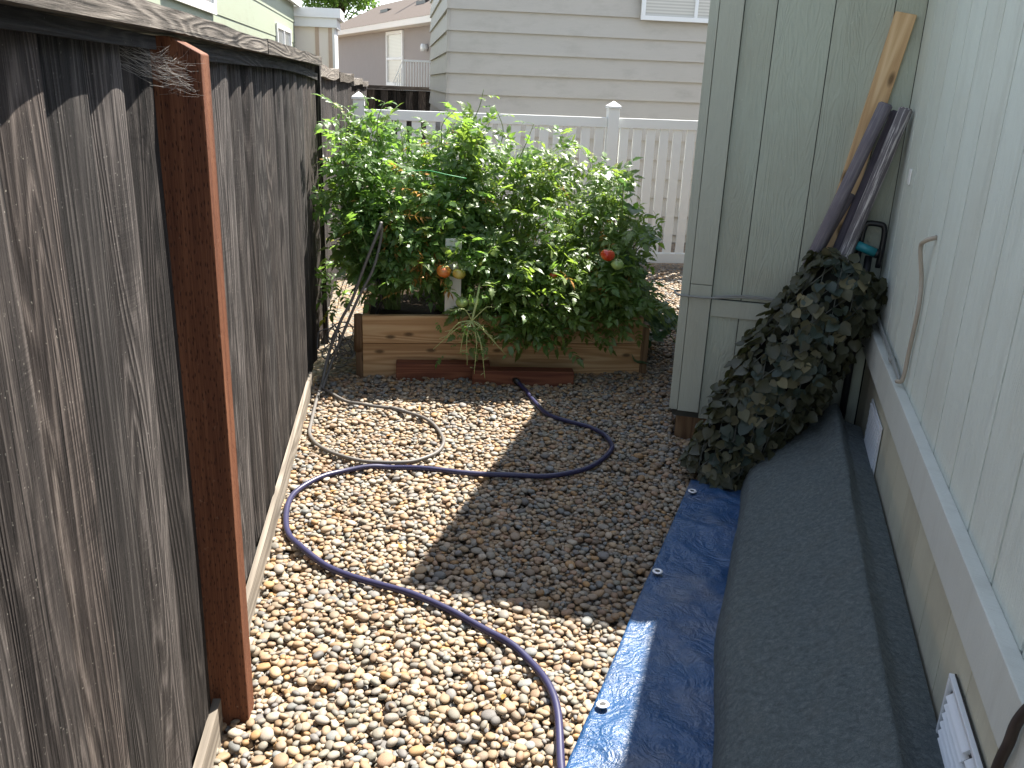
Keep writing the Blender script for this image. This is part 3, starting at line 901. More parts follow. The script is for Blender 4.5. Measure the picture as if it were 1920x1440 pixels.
# ------------------------------------------------------------------ tarp
def wr(x, y):
    n1 = mnoise.noise((x * 3.1, y * 2.0, 1.3)); n2 = mnoise.noise((x * 9 + 0.7 * n1, y * 6, 4.1)); n3 = mnoise.noise((x * 24, y * 20, 8.0))
    ridge = 1 - abs(mnoise.noise((x * 5.0 + y * 2.0, y * 2.2, 6.5))) * 2
    r2 = 1 - abs(mnoise.noise((x * 2.2 - y * 3.0, y * 1.6, 2.5))) * 2
    return 0.012 * n1 + 0.009 * n2 + 0.005 * n3 + 0.020 * max(0, ridge - 0.5) + 0.030 * max(0, r2 - 0.6)
NA, NB = 200, 70
v, f = [], []
for i in range(NA + 1):
    t = i / NA
    p = TARP_A.lerp(TARP_B, t * 1.02)
    sd = p - CORNER
    s = sd.dot(U); d = sd.dot(N)
    for j in range(NB + 1):
        u_ = j / NB
        dd = d + (0.05 - d) * u_
        q = W(s, dd, 0)
        e = 0.008 * mnoise.noise((q.y * 2.2, 3.0, 0)) * (1 - u_)
        z = 0.026 + wr(q.x, q.y) * min(1, 0.35 + u_ * 6)
        v.append((q.x + e, q.y, z))
for i in range(NA):
    for j in range(NB):
        a = i * (NB + 1) + j
        f.append((a, a + 1, a + NB + 2, a + NB + 1))
tarp = empty('tarp', (0.7, 2.3, 0), 'crumpled blue plastic tarp with metal grommets spread on the gravel', 'tarp')
o = link('sheet', mesh('sheet', v, f, M['tarp'], True), tarp)
sm = o.modifiers.new('thick', 'SOLIDIFY'); sm.thickness = 0.0025
def ring(c, nrm, r, rt, n=20, m=8):
    nrm = Vector(nrm).normalized(); a = nrm.orthogonal().normalized(); b = nrm.cross(a)
    v, f = [], []
    for i in range(n):
        t = 2 * math.pi * i / n; rad = a * math.cos(t) + b * math.sin(t)
        for j in range(m):
            q = 2 * math.pi * j / m
            v.append(Vector(c) + rad * (r + rt * math.cos(q)) + nrm * rt * 0.5 * math.sin(q))
    for i in range(n):
        for j in range(m):
            f.append((i * m + j, ((i + 1) % n) * m + j, ((i + 1) % n) * m + (j + 1) % m, i * m + (j + 1) % m))
    return v, f
for (gx, gy) in ((0.560, 1.945), (0.915, 2.627), (1.247, 3.246)):
    c = Vector((gx, gy, 0.039 + wr(gx, gy) * 0.6))
    gv, gf = ring(c, (random.uniform(-.1, .1), random.uniform(-.1, .1), 1), 0.0135, 0.0055)
    o = MB().add(gv, gf).build('grommet', M['metal'], tarp, True)
    dv = [c + Vector((math.cos(t) * 0.0095, math.sin(t) * 0.0095, 0.001)) for t in [2 * math.pi * k / 12 for k in range(12)]]
    dv2 = [p + Vector((0, 0, -0.006)) for p in dv]
    MB().add(dv + dv2, [tuple(range(12)), tuple(range(23, 11, -1))] + [(k, k + 12, (k + 1) % 12 + 12, (k + 1) % 12) for k in range(12)]).build('eyelet', M['blackp'], o)

# ------------------------------------------------------------------ long bundle under landscape fabric
prof_n = 46
def mound_z(s, q):
    """q 0..1 across: 0 = left foot, 1 = at the wall"""
    ridge_z = 0.335 + 0.035 * max(0, min(1, (s + 1.4) / 1.2)) + 0.008 * mnoise.noise((s * 2.1, 0, 3))
    fat = 1.0
    if s > -0.30: fat = max(0.0, 1 - ((s + 0.30) / 0.28)) ** 0.5
    left = 0.485 + 0.035 * math.exp(-((s + 1.75) / 0.5) ** 2) + 0.010 * mnoise.noise((s * 3.0, 9, 1))
    P = [(left + 0.004, 0.03), (left - 0.004, 0.075), (left - 0.022, 0.125), (left - 0.055, 0.158), (0.34, 0.218), (0.20, 0.293), (0.150, ridge_z - 0.012), (0.128, ridge_z), (0.114, ridge_z - 0.016), (0.085, 0.295), (0.008, 0.272)]
    L = [0]
    for a, b in zip(P[:-1], P[1:]): L.append(L[-1] + math.hypot(b[0] - a[0], b[1] - a[1]))
    tgt = q * L[-1]
    for k in range(len(P) - 1):
        if tgt <= L[k + 1] + 1e-9:
            t = (tgt - L[k]) / (L[k + 1] - L[k])
            d = P[k][0] + (P[k + 1][0] - P[k][0]) * t; z = P[k][1] + (P[k + 1][1] - P[k][1]) * t
            return d, 0.03 + (z - 0.03) * fat
v, f = [], []
NS, NQ = 190, 60
for i in range(NS + 1):
    s = -3.6 + (3.58) * i / NS
    for j in range(NQ + 1):
        d, z = mound_z(s, j / NQ)
        mid = math.sin(math.pi * j / NQ)
        wrk = 0.009 * mnoise.noise((s * 5 + d * 6, d * 14, 2)) + 0.0055 * mnoise.noise((s * 17 - d * 20, d * 30, 5)) + 0.010 * mnoise.noise((s * 1.6, d * 4, 7))
        v.append(W(s, d + 0.004 * mnoise.noise((s * 6, z * 9, 11)) * mid, z + wrk * mid))
for i in range(NS):
    for j in range(NQ):
        a = i * (NQ + 1) + j
        f.append((a, a + NQ + 1, a + NQ + 2, a + 1))
o = link('fabric_bundle', mesh('fabric_bundle', v, f, M['fabric'], True))
tag(o, 'long low bundle covered in dark grey landscape fabric along the house wall', 'covered bundle')

# ------------------------------------------------------------------ leaning lumber, poles, handle
o = empty('lumber', W(-0.03, 0.25, 0.0))
tag(o, 'pale new knotty board leaning in the corner between shed and house', 'lumber')
axis_top, axis_bot = W(-0.022, 0.036, 1.985), W(-0.022, 0.36, 0.0)
ax = (axis_top - axis_bot)
o.location = axis_bot
zq = ax.normalized()
wq = (N - zq * N.dot(zq)).normalized()
tq = zq.cross(wq)
o.rotation_mode = 'QUATERNION'
o.rotation_quaternion = Matrix((wq, tq, zq)).transposed().to_quaternion()
b = MB().box(0.0, 0.086, -0.036, 0.0, 0.0, ax.length).build('board', M['fir'], None, bevel=0.003)
b.parent = o
def pole(top, bot, r, m, label):
    root = empty('pole', bot, label, 'pole', 'old grey poles leaning in the corner')
    z = (Vector(top) - Vector(bot)); L = z.length; z.normalize()
    root.rotation_mode = 'QUATERNION'; root.rotation_quaternion = z.to_track_quat('Z', 'Y')
    n = 10
    pts = [Vector((0.006 * mnoise.noise((k * 0.5, L, 1)), 0.006 * mnoise.noise((k * 0.5, L, 4)), L * k / n)) for k in range(n + 1)]
    pts += [Vector((pts[-1].x, pts[-1].y, L + 0.008))]
    rr = [r * random.uniform(0.95, 1.05) for _ in range(n + 1)] + [r * 0.7]
    s_ = MB().tube(pts, rr, 14).build('shaft', m, None, True)
    s_.parent = root
    return root
pole(W(-0.14, 0.112, 1.63), W(-0.10, 0.60, 0.0), 0.029, M['poleA'], 'smooth grey leaning pole, leftmost of those against the pale board')
pole(W(-0.09, 0.056, 1.60), W(-0.06, 0.45, 0.0), 0.027, M['poleB'], 'darkest leaning pole, between the smooth and the white-streaked one')
pole(W(-0.16, 0.034, 1.615), W(-0.13, 0.41, 0.0), 0.029, M['poleC'], 'white-streaked leaning pole, nearest the house wall')
pole(W(-0.07, 0.185, 1.25), W(-0.06, 0.66, 0.0), 0.02, M['poleA'], 'short thin grey pole half hidden behind the leftmost pole')
tool = empty('garden_tool', W(-0.1, 0.10, 0.0), 'black loop handle with a teal grip poking out behind the ivy roll', 'tool')
hp = [W(-0.10, 0.118, 0.95), W(-0.10, 0.116, 1.06), W(-0.10, 0.110, 1.125), W(-0.10, 0.095, 1.140), W(-0.10, 0.05, 1.138), W(-0.10, 0.032, 1.128), W(-0.10, 0.026, 1.08), W(-0.10, 0.03, 0.95)]
MB().tube(spline(hp, 5), 0.0125, 8).build('handle', M['blackp'], tool, True)
MB().tube([W(-0.14, 0.135, 1.048), W(-0.14, 0.055, 1.020)], 0.020, 14).build('grip', M['teal'], tool, True)
MB().tube([W(-0.14, 0.0545, 1.020), W(-0.14, 0.042, 1.015)], 0.021, 14).build('end_cap', M['blackp'], tool, True)
MB().tube([W(-0.11, 0.075, 0.0), W(-0.11, 0.075, 1.0)], 0.016, 10).build('shaft', M['blackp'], tool, True)

# ------------------------------------------------------------------ rolled artificial ivy screen
def ivy_leaf_mesh(m, size=1.0):
    # rounded heart, cupped along the midrib
    out = [(0, 0), (0.30, -0.10), (0.52, 0.12), (0.50, 0.42), (0.30, 0.72), (0, 1.0), (-0.30, 0.72), (-0.50, 0.42), (-0.52, 0.12), (-0.30, -0.10)]
    cup = random.uniform(0.10, 0.5); bend = random.uniform(-0.2, 0.35)
    v = []
    for (x, y) in out:
        x *= random.uniform(0.88, 1.08); y *= random.uniform(0.94, 1.05)
        v.append((x * size, y * size, (abs(x) * cup - bend * y * y + random.uniform(-0.03, 0.03)) * size))
    for y in (0.28, 0.62):
        v.append((0, y * size, (-0.03 - bend * y * y) * size))
    f = [(0, 1, 2, 10), (10, 2, 3), (10, 3, 11), (11, 3, 4), (11, 4, 5), (0, 10, 8, 9), (10, 7, 8), (10, 11, 7), (11, 6, 7), (11, 5, 6)]
    return mesh('leaf', v, f, m, True)
ivy_meshes = [ivy_leaf_mesh(M[('ivy', 'ivy', 'ivyt', 'ivyg', 'ivyg')[k % 5]]) for k in range(15)]
I0, I1 = W(-0.50, 0.61, 0.02), W(-0.24, 0.155, 0.94)
iax = (I1 - I0); IL = iax.length; iax.normalize()
ia = iax.orthogonal().normalized(); ib = iax.cross(ia)
ivy = empty('ivy_roll', I0, 'rolled up artificial ivy screen with faded olive leaves leaning in the corner', 'ivy screen')
IR = 0.165
def irad(t): return IR * float(np.interp(t, [0, 0.3, 0.55, 1.0], [0.84, 1.08, 1.18, 0.98]))
v, f = [], []
nr, nl = 22, 16
for i in range(nl + 1):
    for k in range(nr):
        a = 2 * math.pi * k / nr
        r = irad(i / nl) * (0.74 + 0.10 * mnoise.noise((i * 0.7, math.cos(a) * 1.5, math.sin(a) * 1.5)))
        v.append(I0 + iax * (IL * i / nl) + (ia * math.cos(a) + ib * math.sin(a)) * r)
for i in range(nl):
    for k in range(nr):
        f.append((i * nr + k, i * nr + (k + 1) % nr, (i + 1) * nr + (k + 1) % nr, (i + 1) * nr + k))
f.append(tuple(range(nr))[::-1]); f.append(tuple(nl * nr + k for k in range(nr)))
MB().add(v, f).build('roll_core', M['vine'], ivy, True)
lat = MB()
for k in range(26):
    a0 = k * 2 * math.pi / 13; sgn = 1 if k % 2 else -1
    pts = []
    for i in range(20):
        t = i / 19; a = a0 + sgn * t * 2.6
        pts.append(I0 + iax * IL * t + (ia * math.cos(a) + ib * math.sin(a)) * irad(t) * (0.95 + 0.05 * mnoise.noise((k, t * 5, 0))))
    lat.tube(pts, 0.002, 4)
tag(lat.build('lattice', M['vinecord'], ivy), kind='stuff')
leafpos = []
for k in range(1900):
    t = random.random(); a = random.uniform(0, 2 * math.pi)
    rad = ia * math.cos(a) + ib * math.sin(a)
    rr = irad(t) * random.uniform(0.80, 1.10)
    p = I0 + iax * (IL * (t * 1.03 - 0.015)) + rad * rr
    if p.z < 0.035: continue
    facing = rad.dot((CAM - p).normalized())
    leafpos.append((facing * 0.7 + random.random() * 0.2, p, rad))
for k in range(90):                                   # loose leaves closing the upper end
    a = random.uniform(0, 2 * math.pi); rr = IR * math.sqrt(random.random())
    rad = ia * math.cos(a) + ib * math.sin(a)
    leafpos.append((0.62, I1 + rad * rr + iax * random.uniform(0, 0.03), (iax + rad * 0.4).normalized()))
leafpos.sort(key=lambda q: -q[0])
def leaf_matrix(p, nrm, size):
    nrm = (nrm + Vector((random.gauss(0, .48), random.gauss(0, .48), random.gauss(0, .48) + 0.25))).normalized()
    dn = Vector((random.gauss(0, 0.6), random.gauss(0, 0.6), -1 + random.gauss(0, .5)))
    yv = (dn - nrm * dn.dot(nrm)).normalized()
    xv = yv.cross(nrm)
    return Matrix.Translation(p) @ Matrix((xv, yv, nrm)).transposed().to_4x4() @ Matrix.Scale(size, 4)
rest_v, rest_f = MB(), None
for k, (sc, p, rad) in enumerate(leafpos):
    mw = leaf_matrix(p, rad, random.uniform(0.037, 0.060))
    me_ = ivy_meshes[random.randrange(len(ivy_meshes))]
    if k < 300:
        o = link('leaf', me_, ivy); o.matrix_parent_inverse = Matrix.Identity(4)
        o.matrix_basis = Matrix.Translation(-I0) @ mw
    else:
        rest_v.add([mw @ q.co for q in me_.vertices], [tuple(q.vertices) for q in me_.polygons])
tag(rest_v.build('foliage', M['ivy'], ivy, True), kind='stuff')

# ------------------------------------------------------------------ raised bed
bed = empty('raised_bed', (0.64, 5.5, 0), 'raised wooden garden bed of two stacked planks holding the tomato plants', 'raised bed')
bx0, bx1, by0, by1 = -0.195, 1.49, 5.0, 6.1
for nm, z0, z1, off in (('plank', 0.0, 0.1815, 0.0), ('plank', 0.1845, 0.352, 0.003)):
    z0 -= 0.03 if z0 == 0 else 0
    MB().box(bx0, bx1, by0 - off, by0 + 0.038, z0, z1).build(nm, M['plank_front'], bed, bevel=0.004)
    MB().box(bx0, bx1, by1 - 0.038, by1, z0, z1).build(nm, M['plank_front'], bed, bevel=0.004)
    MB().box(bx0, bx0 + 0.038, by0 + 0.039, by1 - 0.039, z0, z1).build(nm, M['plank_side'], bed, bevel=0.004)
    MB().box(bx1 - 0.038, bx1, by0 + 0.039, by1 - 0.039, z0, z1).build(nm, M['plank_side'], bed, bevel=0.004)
pts = [(-0.218, 5.03, z) for z in (0.13, 0.2, 0.3, 0.352)]
MB().tube(pts, [0.028, 0.029, 0.027, 0.026], 10).build('corner_post', M['bed_post'], bed, True)
MB().box(-0.236, -0.1955, 5.01, 5.08, -0.04, 0.13).build('corner_post', M['bed_post'], bed, bevel=0.004)
MB().box(1.4905, 1.535, 5.0, 5.09, -0.04, 0.30).build('corner_post', M['bed_post'], bed, bevel=0.004)
v, f = [], []
for i in range(31):
    for j in range(21):
        x = bx0 + 0.039 + (bx1 - bx0 - 0.078) * i / 30; y = by0 + 0.039 + (by1 - by0 - 0.078) * j / 20
        v.append((x, y, 0.315 + 0.018 * mnoise.noise((x * 7, y * 7, 0)) + 0.008 * mnoise.noise((x * 25, y * 25, 2))))
for i in range(30):
    for j in range(20):
        a = i * 21 + j; f.append((a, a + 21, a + 22, a + 1))
link('soil', mesh('soil', v, f, M['soil'], True), bed)
def timber(x0, x1, y0, y1, z1, yaw, label):
    cx, cy = (x0 + x1) / 2, (y0 + y1) / 2
    o = MB().box(x0 - cx, x1 - cx, y0 - cy, y1 - cy, -0.02, z1).build('timber', M['red_timber'], None, bevel=0.004)
    o.location = (cx, cy, 0); o.rotation_euler = (0, 0, yaw)
    tag(o, label, 'timber', 'loose dark red timbers in front of the raised bed')
timber(0.0, 0.55, 4.895, 4.985, 0.088, R(-2), 'loose dark red timber lying against the left half of the bed front')
timber(0.44, 1.035, 4.79, 4.88, 0.075, R(-3.5), 'loose dark red timber beside the hose connector, in front of the bed')

# white stakes and twine among the plants
st = empty('garden_stake', (0.35, 5.3, 0.3), 'pale flat garden stake standing among withered leaves behind orange tomatoes', 'stake')
MB().box(0.285, 0.380, 5.035, 5.048, 0.30, 0.80).build('blade', M['stake'], st, bevel=0.002)
o = MB().tube(spline([(0.06, 5.12, 1.165), (0.18, 5.06, 1.178), (0.29, 5.04, 1.16), (0.40, 5.06, 1.14)], 6), 0.0028, 5).build('twine', M['twine'], None, True)
tag(o, 'bright green garden twine stretched through the tomato leaves', 'twine')

# ------------------------------------------------------------------ tomato plants
def leaflet(mb, base, dirv, nrm, L, w, droop):
    """one lobed leaflet folded along its midrib"""
    side = dirv.cross(nrm).normalized()
    rows = [(0.0, 0.0), (0.16, 0.75), (0.30, 0.62), (0.42, 1.0), (0.56, 0.66), (0.68, 0.70), (0.80, 0.34), (1.0, 0.0)]
    n0 = len(mb.v)
    fold = random.uniform(0.05, 0.35)
    idx = []
    vs = []
    for t, ww in rows:
        p = base + dirv * (L * t) - Vector((0, 0, 1)) * 0 - nrm * (droop * L * t * t)
        if ww == 0:
            idx.append((len(vs),)); vs.append(p)
        else:
            hw = w * 0.5 * ww * random.uniform(0.82, 1.15)
            idx.append((len(vs), len(vs) + 1, len(vs) + 2))
            vs += [p - side * hw + nrm * hw * fold - dirv * L * 0.05, p, p + side * hw + nrm * hw * fold - dirv * L * 0.05]
    fs = []
    for a, b in zip(idx[:-1], idx[1:]):
        if len(a) == 1: fs += [(a[0], b[1], b[0]), (a[0], b[2], b[1])]
        elif len(b) == 1: fs += [(a[0], a[1], b[0]), (a[1], a[2], b[0])]
        else: fs += [(a[0], a[1], b[1], b[0]), (a[1], a[2], b[2], b[1])]
    mb.add(vs, fs)
def compound(mat, withered=False, L=0.17):
    mb = MB()
    pts = []
    curl = random.uniform(0.25, 0.9) * (1.8 if withered else 1)
    for i in range(6):
        t = i / 5
        pts.append(Vector((0.012 * math.sin(t * 3 + random.random()), L * t, -L * 0.35 * curl * t * t)))
    mb.tube(pts, [0.0022 * (1 - 0.6 * i / 5) for i in range(6)], 3, cap=False)
    for t, sz in ((0.36, 0.55), (0.62, 0.85), (0.84, 0.8)):
        i = t * 5; k = int(i); p = pts[k].lerp(pts[k + 1], i - k)
        for sgn in (-1, 1):
            if random.random() < 0.06: continue
            dv = Vector((sgn * random.uniform(0.75, 1.0), random.uniform(0.25, 0.75), random.uniform(-0.35, 0.2) * (2.5 if withered else 1))).normalized()
            nr_ = Vector((random.gauss(0, .25), random.gauss(0, .25), 1)).normalized()
            nr_ = (nr_ - dv * nr_.dot(dv)).normalized()
            ll = L * 0.46 * sz * random.uniform(0.8, 1.2)
            leaflet(mb, p, dv, nr_, ll, ll * random.uniform(0.45, 0.68) * (0.5 if withered else 1), random.uniform(0.0, 0.45) * (2 if withered else 1))
    dv = (pts[-1] - pts[-2]).normalized()
    nr_ = Vector((random.gauss(0, .2), 0.2, 1)); nr_ = (nr_ - dv * nr_.dot(dv)).normalized()
    leaflet(mb, pts[-1], dv, nr_, L * 0.52, L * 0.30 * (0.5 if withered else 1), random.uniform(0.1, 0.5))
    return mesh('leaf', mb.v, mb.f, mat, False)
TL = [compound(M['leafA']) for _ in range(9)] + [compound(M['leafB']) for _ in range(5)]
TD = [compound(M['leafD'], True, 0.13) for _ in range(4)]
TY = [compound(M['leafY'], False, 0.13) for _ in range(3)]

def ztop(x):
    xs = [-0.45, -0.36, -0.06, 0.2, 0.48, 0.6, 0.78, 1.0, 1.2, 1.34, 1.42, 1.5, 1.62, 1.75]
    zs = [1.32, 1.45, 1.50, 1.42, 1.46, 1.38, 1.31, 1.32, 1.33, 1.24, 1.10, 0.92, 0.60, 0.30]
    return float(np.interp(x, xs, zs))
def clear(p):
    """leaves grow round the stake and the hung hose"""
    if random.random() < 0.72 and abs(p.x - 0.335) < 0.09 and p.y < 5.12 and 0.44 < p.z < 0.86: return p + Vector((0, 0.24, 0.08))
    if p.x < -0.02 and p.y < 5.10 and p.z < 0.88: return p + Vector((0, 0.20, 0.05))
    return p
def plant(name, base, xr, yr, nstem, label, nleaf, hang=0.15, wither=0.03, yellow=0.04, zlow=0.42, tall=0.0, extra=(), more=640):
    root = empty(name, base, label, 'tomato plant', 'tomato plants in the raised bed')
    base = Vector(base)
    stems = MB()
    spots = []
    ends = [None] * nstem + list(extra)
    for k in range(len(ends)):
        x = random.uniform(*xr)
        r = random.random()
        if r < 0.42:                                    # up to the top
            y = random.uniform(yr[0] + 0.36, yr[1]); z = ztop(x) * random.uniform(0.86, 1.0) + tall * random.random()
        elif r < 0.42 + hang:                           # over the front plank
            y = random.uniform(4.84, 4.97); z = random.uniform(0.27, 0.42)
        else:                                           # out to the front
            z = random.uniform(zlow, ztop(x) * 0.9)
            y = yr[0] - 0.14 + 0.66 * (z - 0.4) + random.uniform(-0.04, 0.12)
        if ends[k] is not None: x, y, z = ends[k]
        e = Vector((x, y, z))
        mid = base.lerp(e, 0.5) + Vector((random.gauss(0, .04), random.gauss(0, .04), 0.10 if z > 0.6 else 0.32))
        pts = spline([base + Vector((random.gauss(0, .02), random.gauss(0, .02), 0)), base.lerp(mid, 0.5) + Vector((random.gauss(0, .02), random.gauss(0, .02), 0.05)), mid, mid.lerp(e, 0.55) + Vector((random.gauss(0, .03), random.gauss(0, .03), 0.03)), e], 4)
        m = len(pts)
        stems.tube(pts, [0.0062 * (1 - 0.72 * i / (m - 1)) for i in range(m)], 5)
        for i in range(3, m):
            spots.append((pts[i], (pts[i] - pts[i - 1]).normalized(), i / (m - 1)))
    stems.build('stems', M['stem'], root, True)
    c0 = Vector((sum(xr) / 2, sum(yr) / 2, 0.6))
    for k in range(nleaf):
        p, tdir, t = random.choice(spots)
        if random.random() < 0.55: p, tdir, t = max(random.sample(spots, 2), key=lambda q: q[2])
        out = (p - c0); out.z *= 0.35
        out = out.normalized() if out.length > 1e-4 else Vector((0, -1, 0))
        dv = (out * 0.9 + Vector((random.gauss(0, .75), random.gauss(0, .75), random.gauss(0.05, .35)))).normalized()
        p = clear(p)
        q = random.random()
        if q < wither: me_ = random.choice(TD)
        elif q < wither + yellow: me_ = random.choice(TY)
        else: me_ = random.choice(TL[:9] if random.random() < (0.65 if p.z < 0.9 else 0.35) else TL[9:])
        up = (Vector((0, 0, 1)) + Vector((random.gauss(0, .45), random.gauss(-0.40, .45), 0)))
        up = (up - dv * up.dot(dv)).normalized()
        xv = dv.cross(up)
        mw = Matrix.Translation(p + Vector((random.gauss(0, .012), random.gauss(0, .012), random.gauss(0, .012)))) @ Matrix((xv, dv, up)).transposed().to_4x4() @ Matrix.Scale(random.uniform(0.48, 0.92), 4)
        o = link('leaf', me_, root); o.matrix_parent_inverse = Matrix.Identity(4)
        o.matrix_basis = Matrix.Translation(-base) @ mw
    fol = MB()
    for k in range(nleaf + more):
        p, tdir, t = random.choice(spots) if random.random() < 0.5 else min(random.sample(spots, 2), key=lambda q: q[0].y)
        p = clear(p)
        dv = Vector((random.gauss(0, 1), random.gauss(-0.3, .8), random.gauss(0.0, .4))).normalized()
        up = (Vector((0, 0, 1)) + Vector((random.gauss(0, .5), random.gauss(-0.2, .5), 0)))
        up = (up - dv * up.dot(dv)).normalized()
        mw = Matrix.Translation(p + Vector((random.gauss(0, .03), random.gauss(0, .03), random.gauss(0, .03)))) @ Matrix((dv.cross(up), dv, up)).transposed().to_4x4() @ Matrix.Scale(random.uniform(0.40, 0.82), 4)
        me_ = random.choice(TL)
        fol.add([mw @ q.co for q in me_.vertices], [tuple(q.vertices) for q in me_.polygons])
    tag(fol.build('foliage', M['leafB'] if hang == 0 else M['leafA'], root), kind='stuff')
    return root
P1 = plant('tomato_plant', (-0.02, 5.3, 0.31), (-0.33, 0.14), (4.98, 5.85), 34, 'leafy tomato plant at the left end of the bed, against the fence', 300, hang=0.0, yellow=0.03, zlow=0.55, extra=[(random.uniform(-0.40, -0.24), random.uniform(5.15, 6.2), random.uniform(0.15, 0.65)) for _ in range(9)] + [(random.uniform(-0.39, -0.15), random.uniform(5.1, 5.8), random.uniform(0.85, 1.46)) for _ in range(16)], more=900)
P2 = plant('tomato_plant', (0.30, 5.28, 0.31), (0.02, 0.50), (4.98, 5.85), 32, 'tomato plant with withered orange leaves and orange fruit in front of the pale stake', 290, hang=0.0, wither=0.13, yellow=0.10, zlow=0.5, more=800)
P3 = plant('tomato_plant', (0.66, 5.25, 0.31), (0.40, 0.98), (4.95, 5.85), 44, 'tomato plant at the middle of the bed trailing bare stems over the front', 300, hang=0.26, wither=0.02, yellow=0.07, more=1000)
P4 = plant('tomato_plant', (1.18, 5.28, 0.31), (0.86, 1.52), (4.95, 5.85), 54, 'tomato plant with a ripe red fruit at the right end of the bed', 300, hang=0.28, wither=0.04, more=1050)
P5 = plant('tomato_plant', (0.5, 5.85, 0.31), (-0.1, 1.2), (5.4, 6.05), 20, 'tall sprawling tomato plant at the back of the bed near the white pickets', 190, hang=0.0, yellow=0.12, zlow=0.9, tall=0.05, more=40)
for k in range(60):
    zz = random.gauss(0.82, .13) if k < 42 else random.uniform(0.5, 0.9)
    p = Vector((random.gauss(0.16, .085) if k < 42 else random.gauss(1.2, .08), 4.86 + 0.60 * (zz - 0.4) + random.uniform(-0.06, 0.05), zz))
    dv = Vector((random.gauss(0, 1), -0.3, random.gauss(-0.6, .5))).normalized(); up = Vector((random.gauss(0, .5), -0.6, 1)); up = (up - dv * up.dot(dv)).normalized()
    o = link('leaf', random.choice(TD), P2); o.matrix_parent_inverse = Matrix.Identity(4)
    o.matrix_basis = Matrix.Translation(-P2.location) @ Matrix.Translation(p) @ Matrix((dv.cross(up), dv, up)).transposed().to_4x4() @ Matrix.Scale(random.uniform(0.5, 1.0), 4)
# single tall shoots against the white fence
for root, shoots in ((P5, (((0.46, 5.6, 1.15), (0.44, 5.5, 1.35), (0.50, 5.45, 1.52), (0.52, 5.42, 1.62)), ((0.62, 5.6, 1.2), (0.66, 5.55, 1.38), (0.60, 5.5, 1.52)), ((0.74, 5.6, 1.15), (0.80, 5.55, 1.3), (0.84, 5.5, 1.43)), ((0.30, 5.6, 1.2), (0.28, 5.5, 1.4), (0.36, 5.45, 1.50)))),
                     (P1, (((-0.1, 5.4, 1.2), (-0.1, 5.35, 1.42), (-0.06, 5.3, 1.53)), ((-0.3, 5.4, 1.1), (-0.28, 5.3, 1.34), (-0.26, 5.25, 1.46))))):
    mb = MB()
    for sh in shoots:
        pts = spline(sh, 5)
        mb.tube(pts, [0.0042 * (1 - 0.6 * i / (len(pts) - 1)) for i in range(len(pts))], 5)
        for i in range(4, len(pts)):
            if random.random() < 0.55:
                dv = Vector((random.gauss(0, 1), random.gauss(0, 1), 0.3)).normalized()
                up = Vector((0, 0, 1)); up = (up - dv * up.dot(dv)).normalized()
                mw = Matrix.Translation(pts[i]) @ Matrix((dv.cross(up), dv, up)).transposed().to_4x4() @ Matrix.Scale(random.uniform(0.35, 0.6), 4)
                o = link('leaf', random.choice(TL), root); o.matrix_parent_inverse = Matrix.Identity(4)
                o.matrix_basis = Matrix.Translation(-root.location) @ mw
    mb.build('shoot', M['stem'], root, True)
# the bare branch hanging over the front plank
mb = MB()
hubp = Vector((0.425, 4.77, 0.385))
mb.tube(spline([(0.52, 5.2, 0.50), (0.48, 4.93, 0.56), (0.455, 4.82, 0.50), hubp], 5), 0.0065, 6)
for e in ((0.21, 4.93, 0.19), (0.27, 4.90, 0.26), (0.40, 4.85, 0.12), (0.44, 4.84, 0.07), (0.50, 4.82, 0.05), (0.56, 4.86, 0.25), (0.62, 4.85, 0.18), (0.36, 4.88, 0.18), (0.30, 4.92, 0.42), (0.55, 4.92, 0.44)):
    e = Vector(e) + Vector((0, -0.12, 0.015))
    pts = spline([hubp, hubp.lerp(e, 0.5) + Vector((random.gauss(0, .015), -0.03, 0.045)), e], 6)
    mb.tube(pts, [0.0036 * (1 - 0.5 * i / 12) for i in range(13)], 5)
    for i in range(3, 13, 2):
        d2 = Vector((random.gauss(0, 1), random.gauss(0, .6), random.gauss(0, .5))).normalized() * random.uniform(0.018, 0.045)
        mb.tube([pts[i], pts[i] + d2], 0.0018, 4)
mb.build('bare_branch', M['palestem'], P3, True)
for _ in range(26):
    p = hubp + Vector((random.gauss(0, .11), random.uniform(-0.06, 0.02), random.uniform(-0.2, 0.12)))
    dv = Vector((random.gauss(0, 1), -0.6, random.gauss(-0.4, .5))).normalized(); up = Vector((0, -0.3, 1)); up = (up - dv * up.dot(dv)).normalized()
    o = link('leaf', random.choice(TL[9:]), P3); o.matrix_parent_inverse = Matrix.Identity(4)
    o.matrix_basis = Matrix.Translation(-P3.location) @ Matrix.Translation(p) @ Matrix((dv.cross(up), dv, up)).transposed().to_4x4() @ Matrix.Scale(random.uniform(0.22, 0.42), 4)

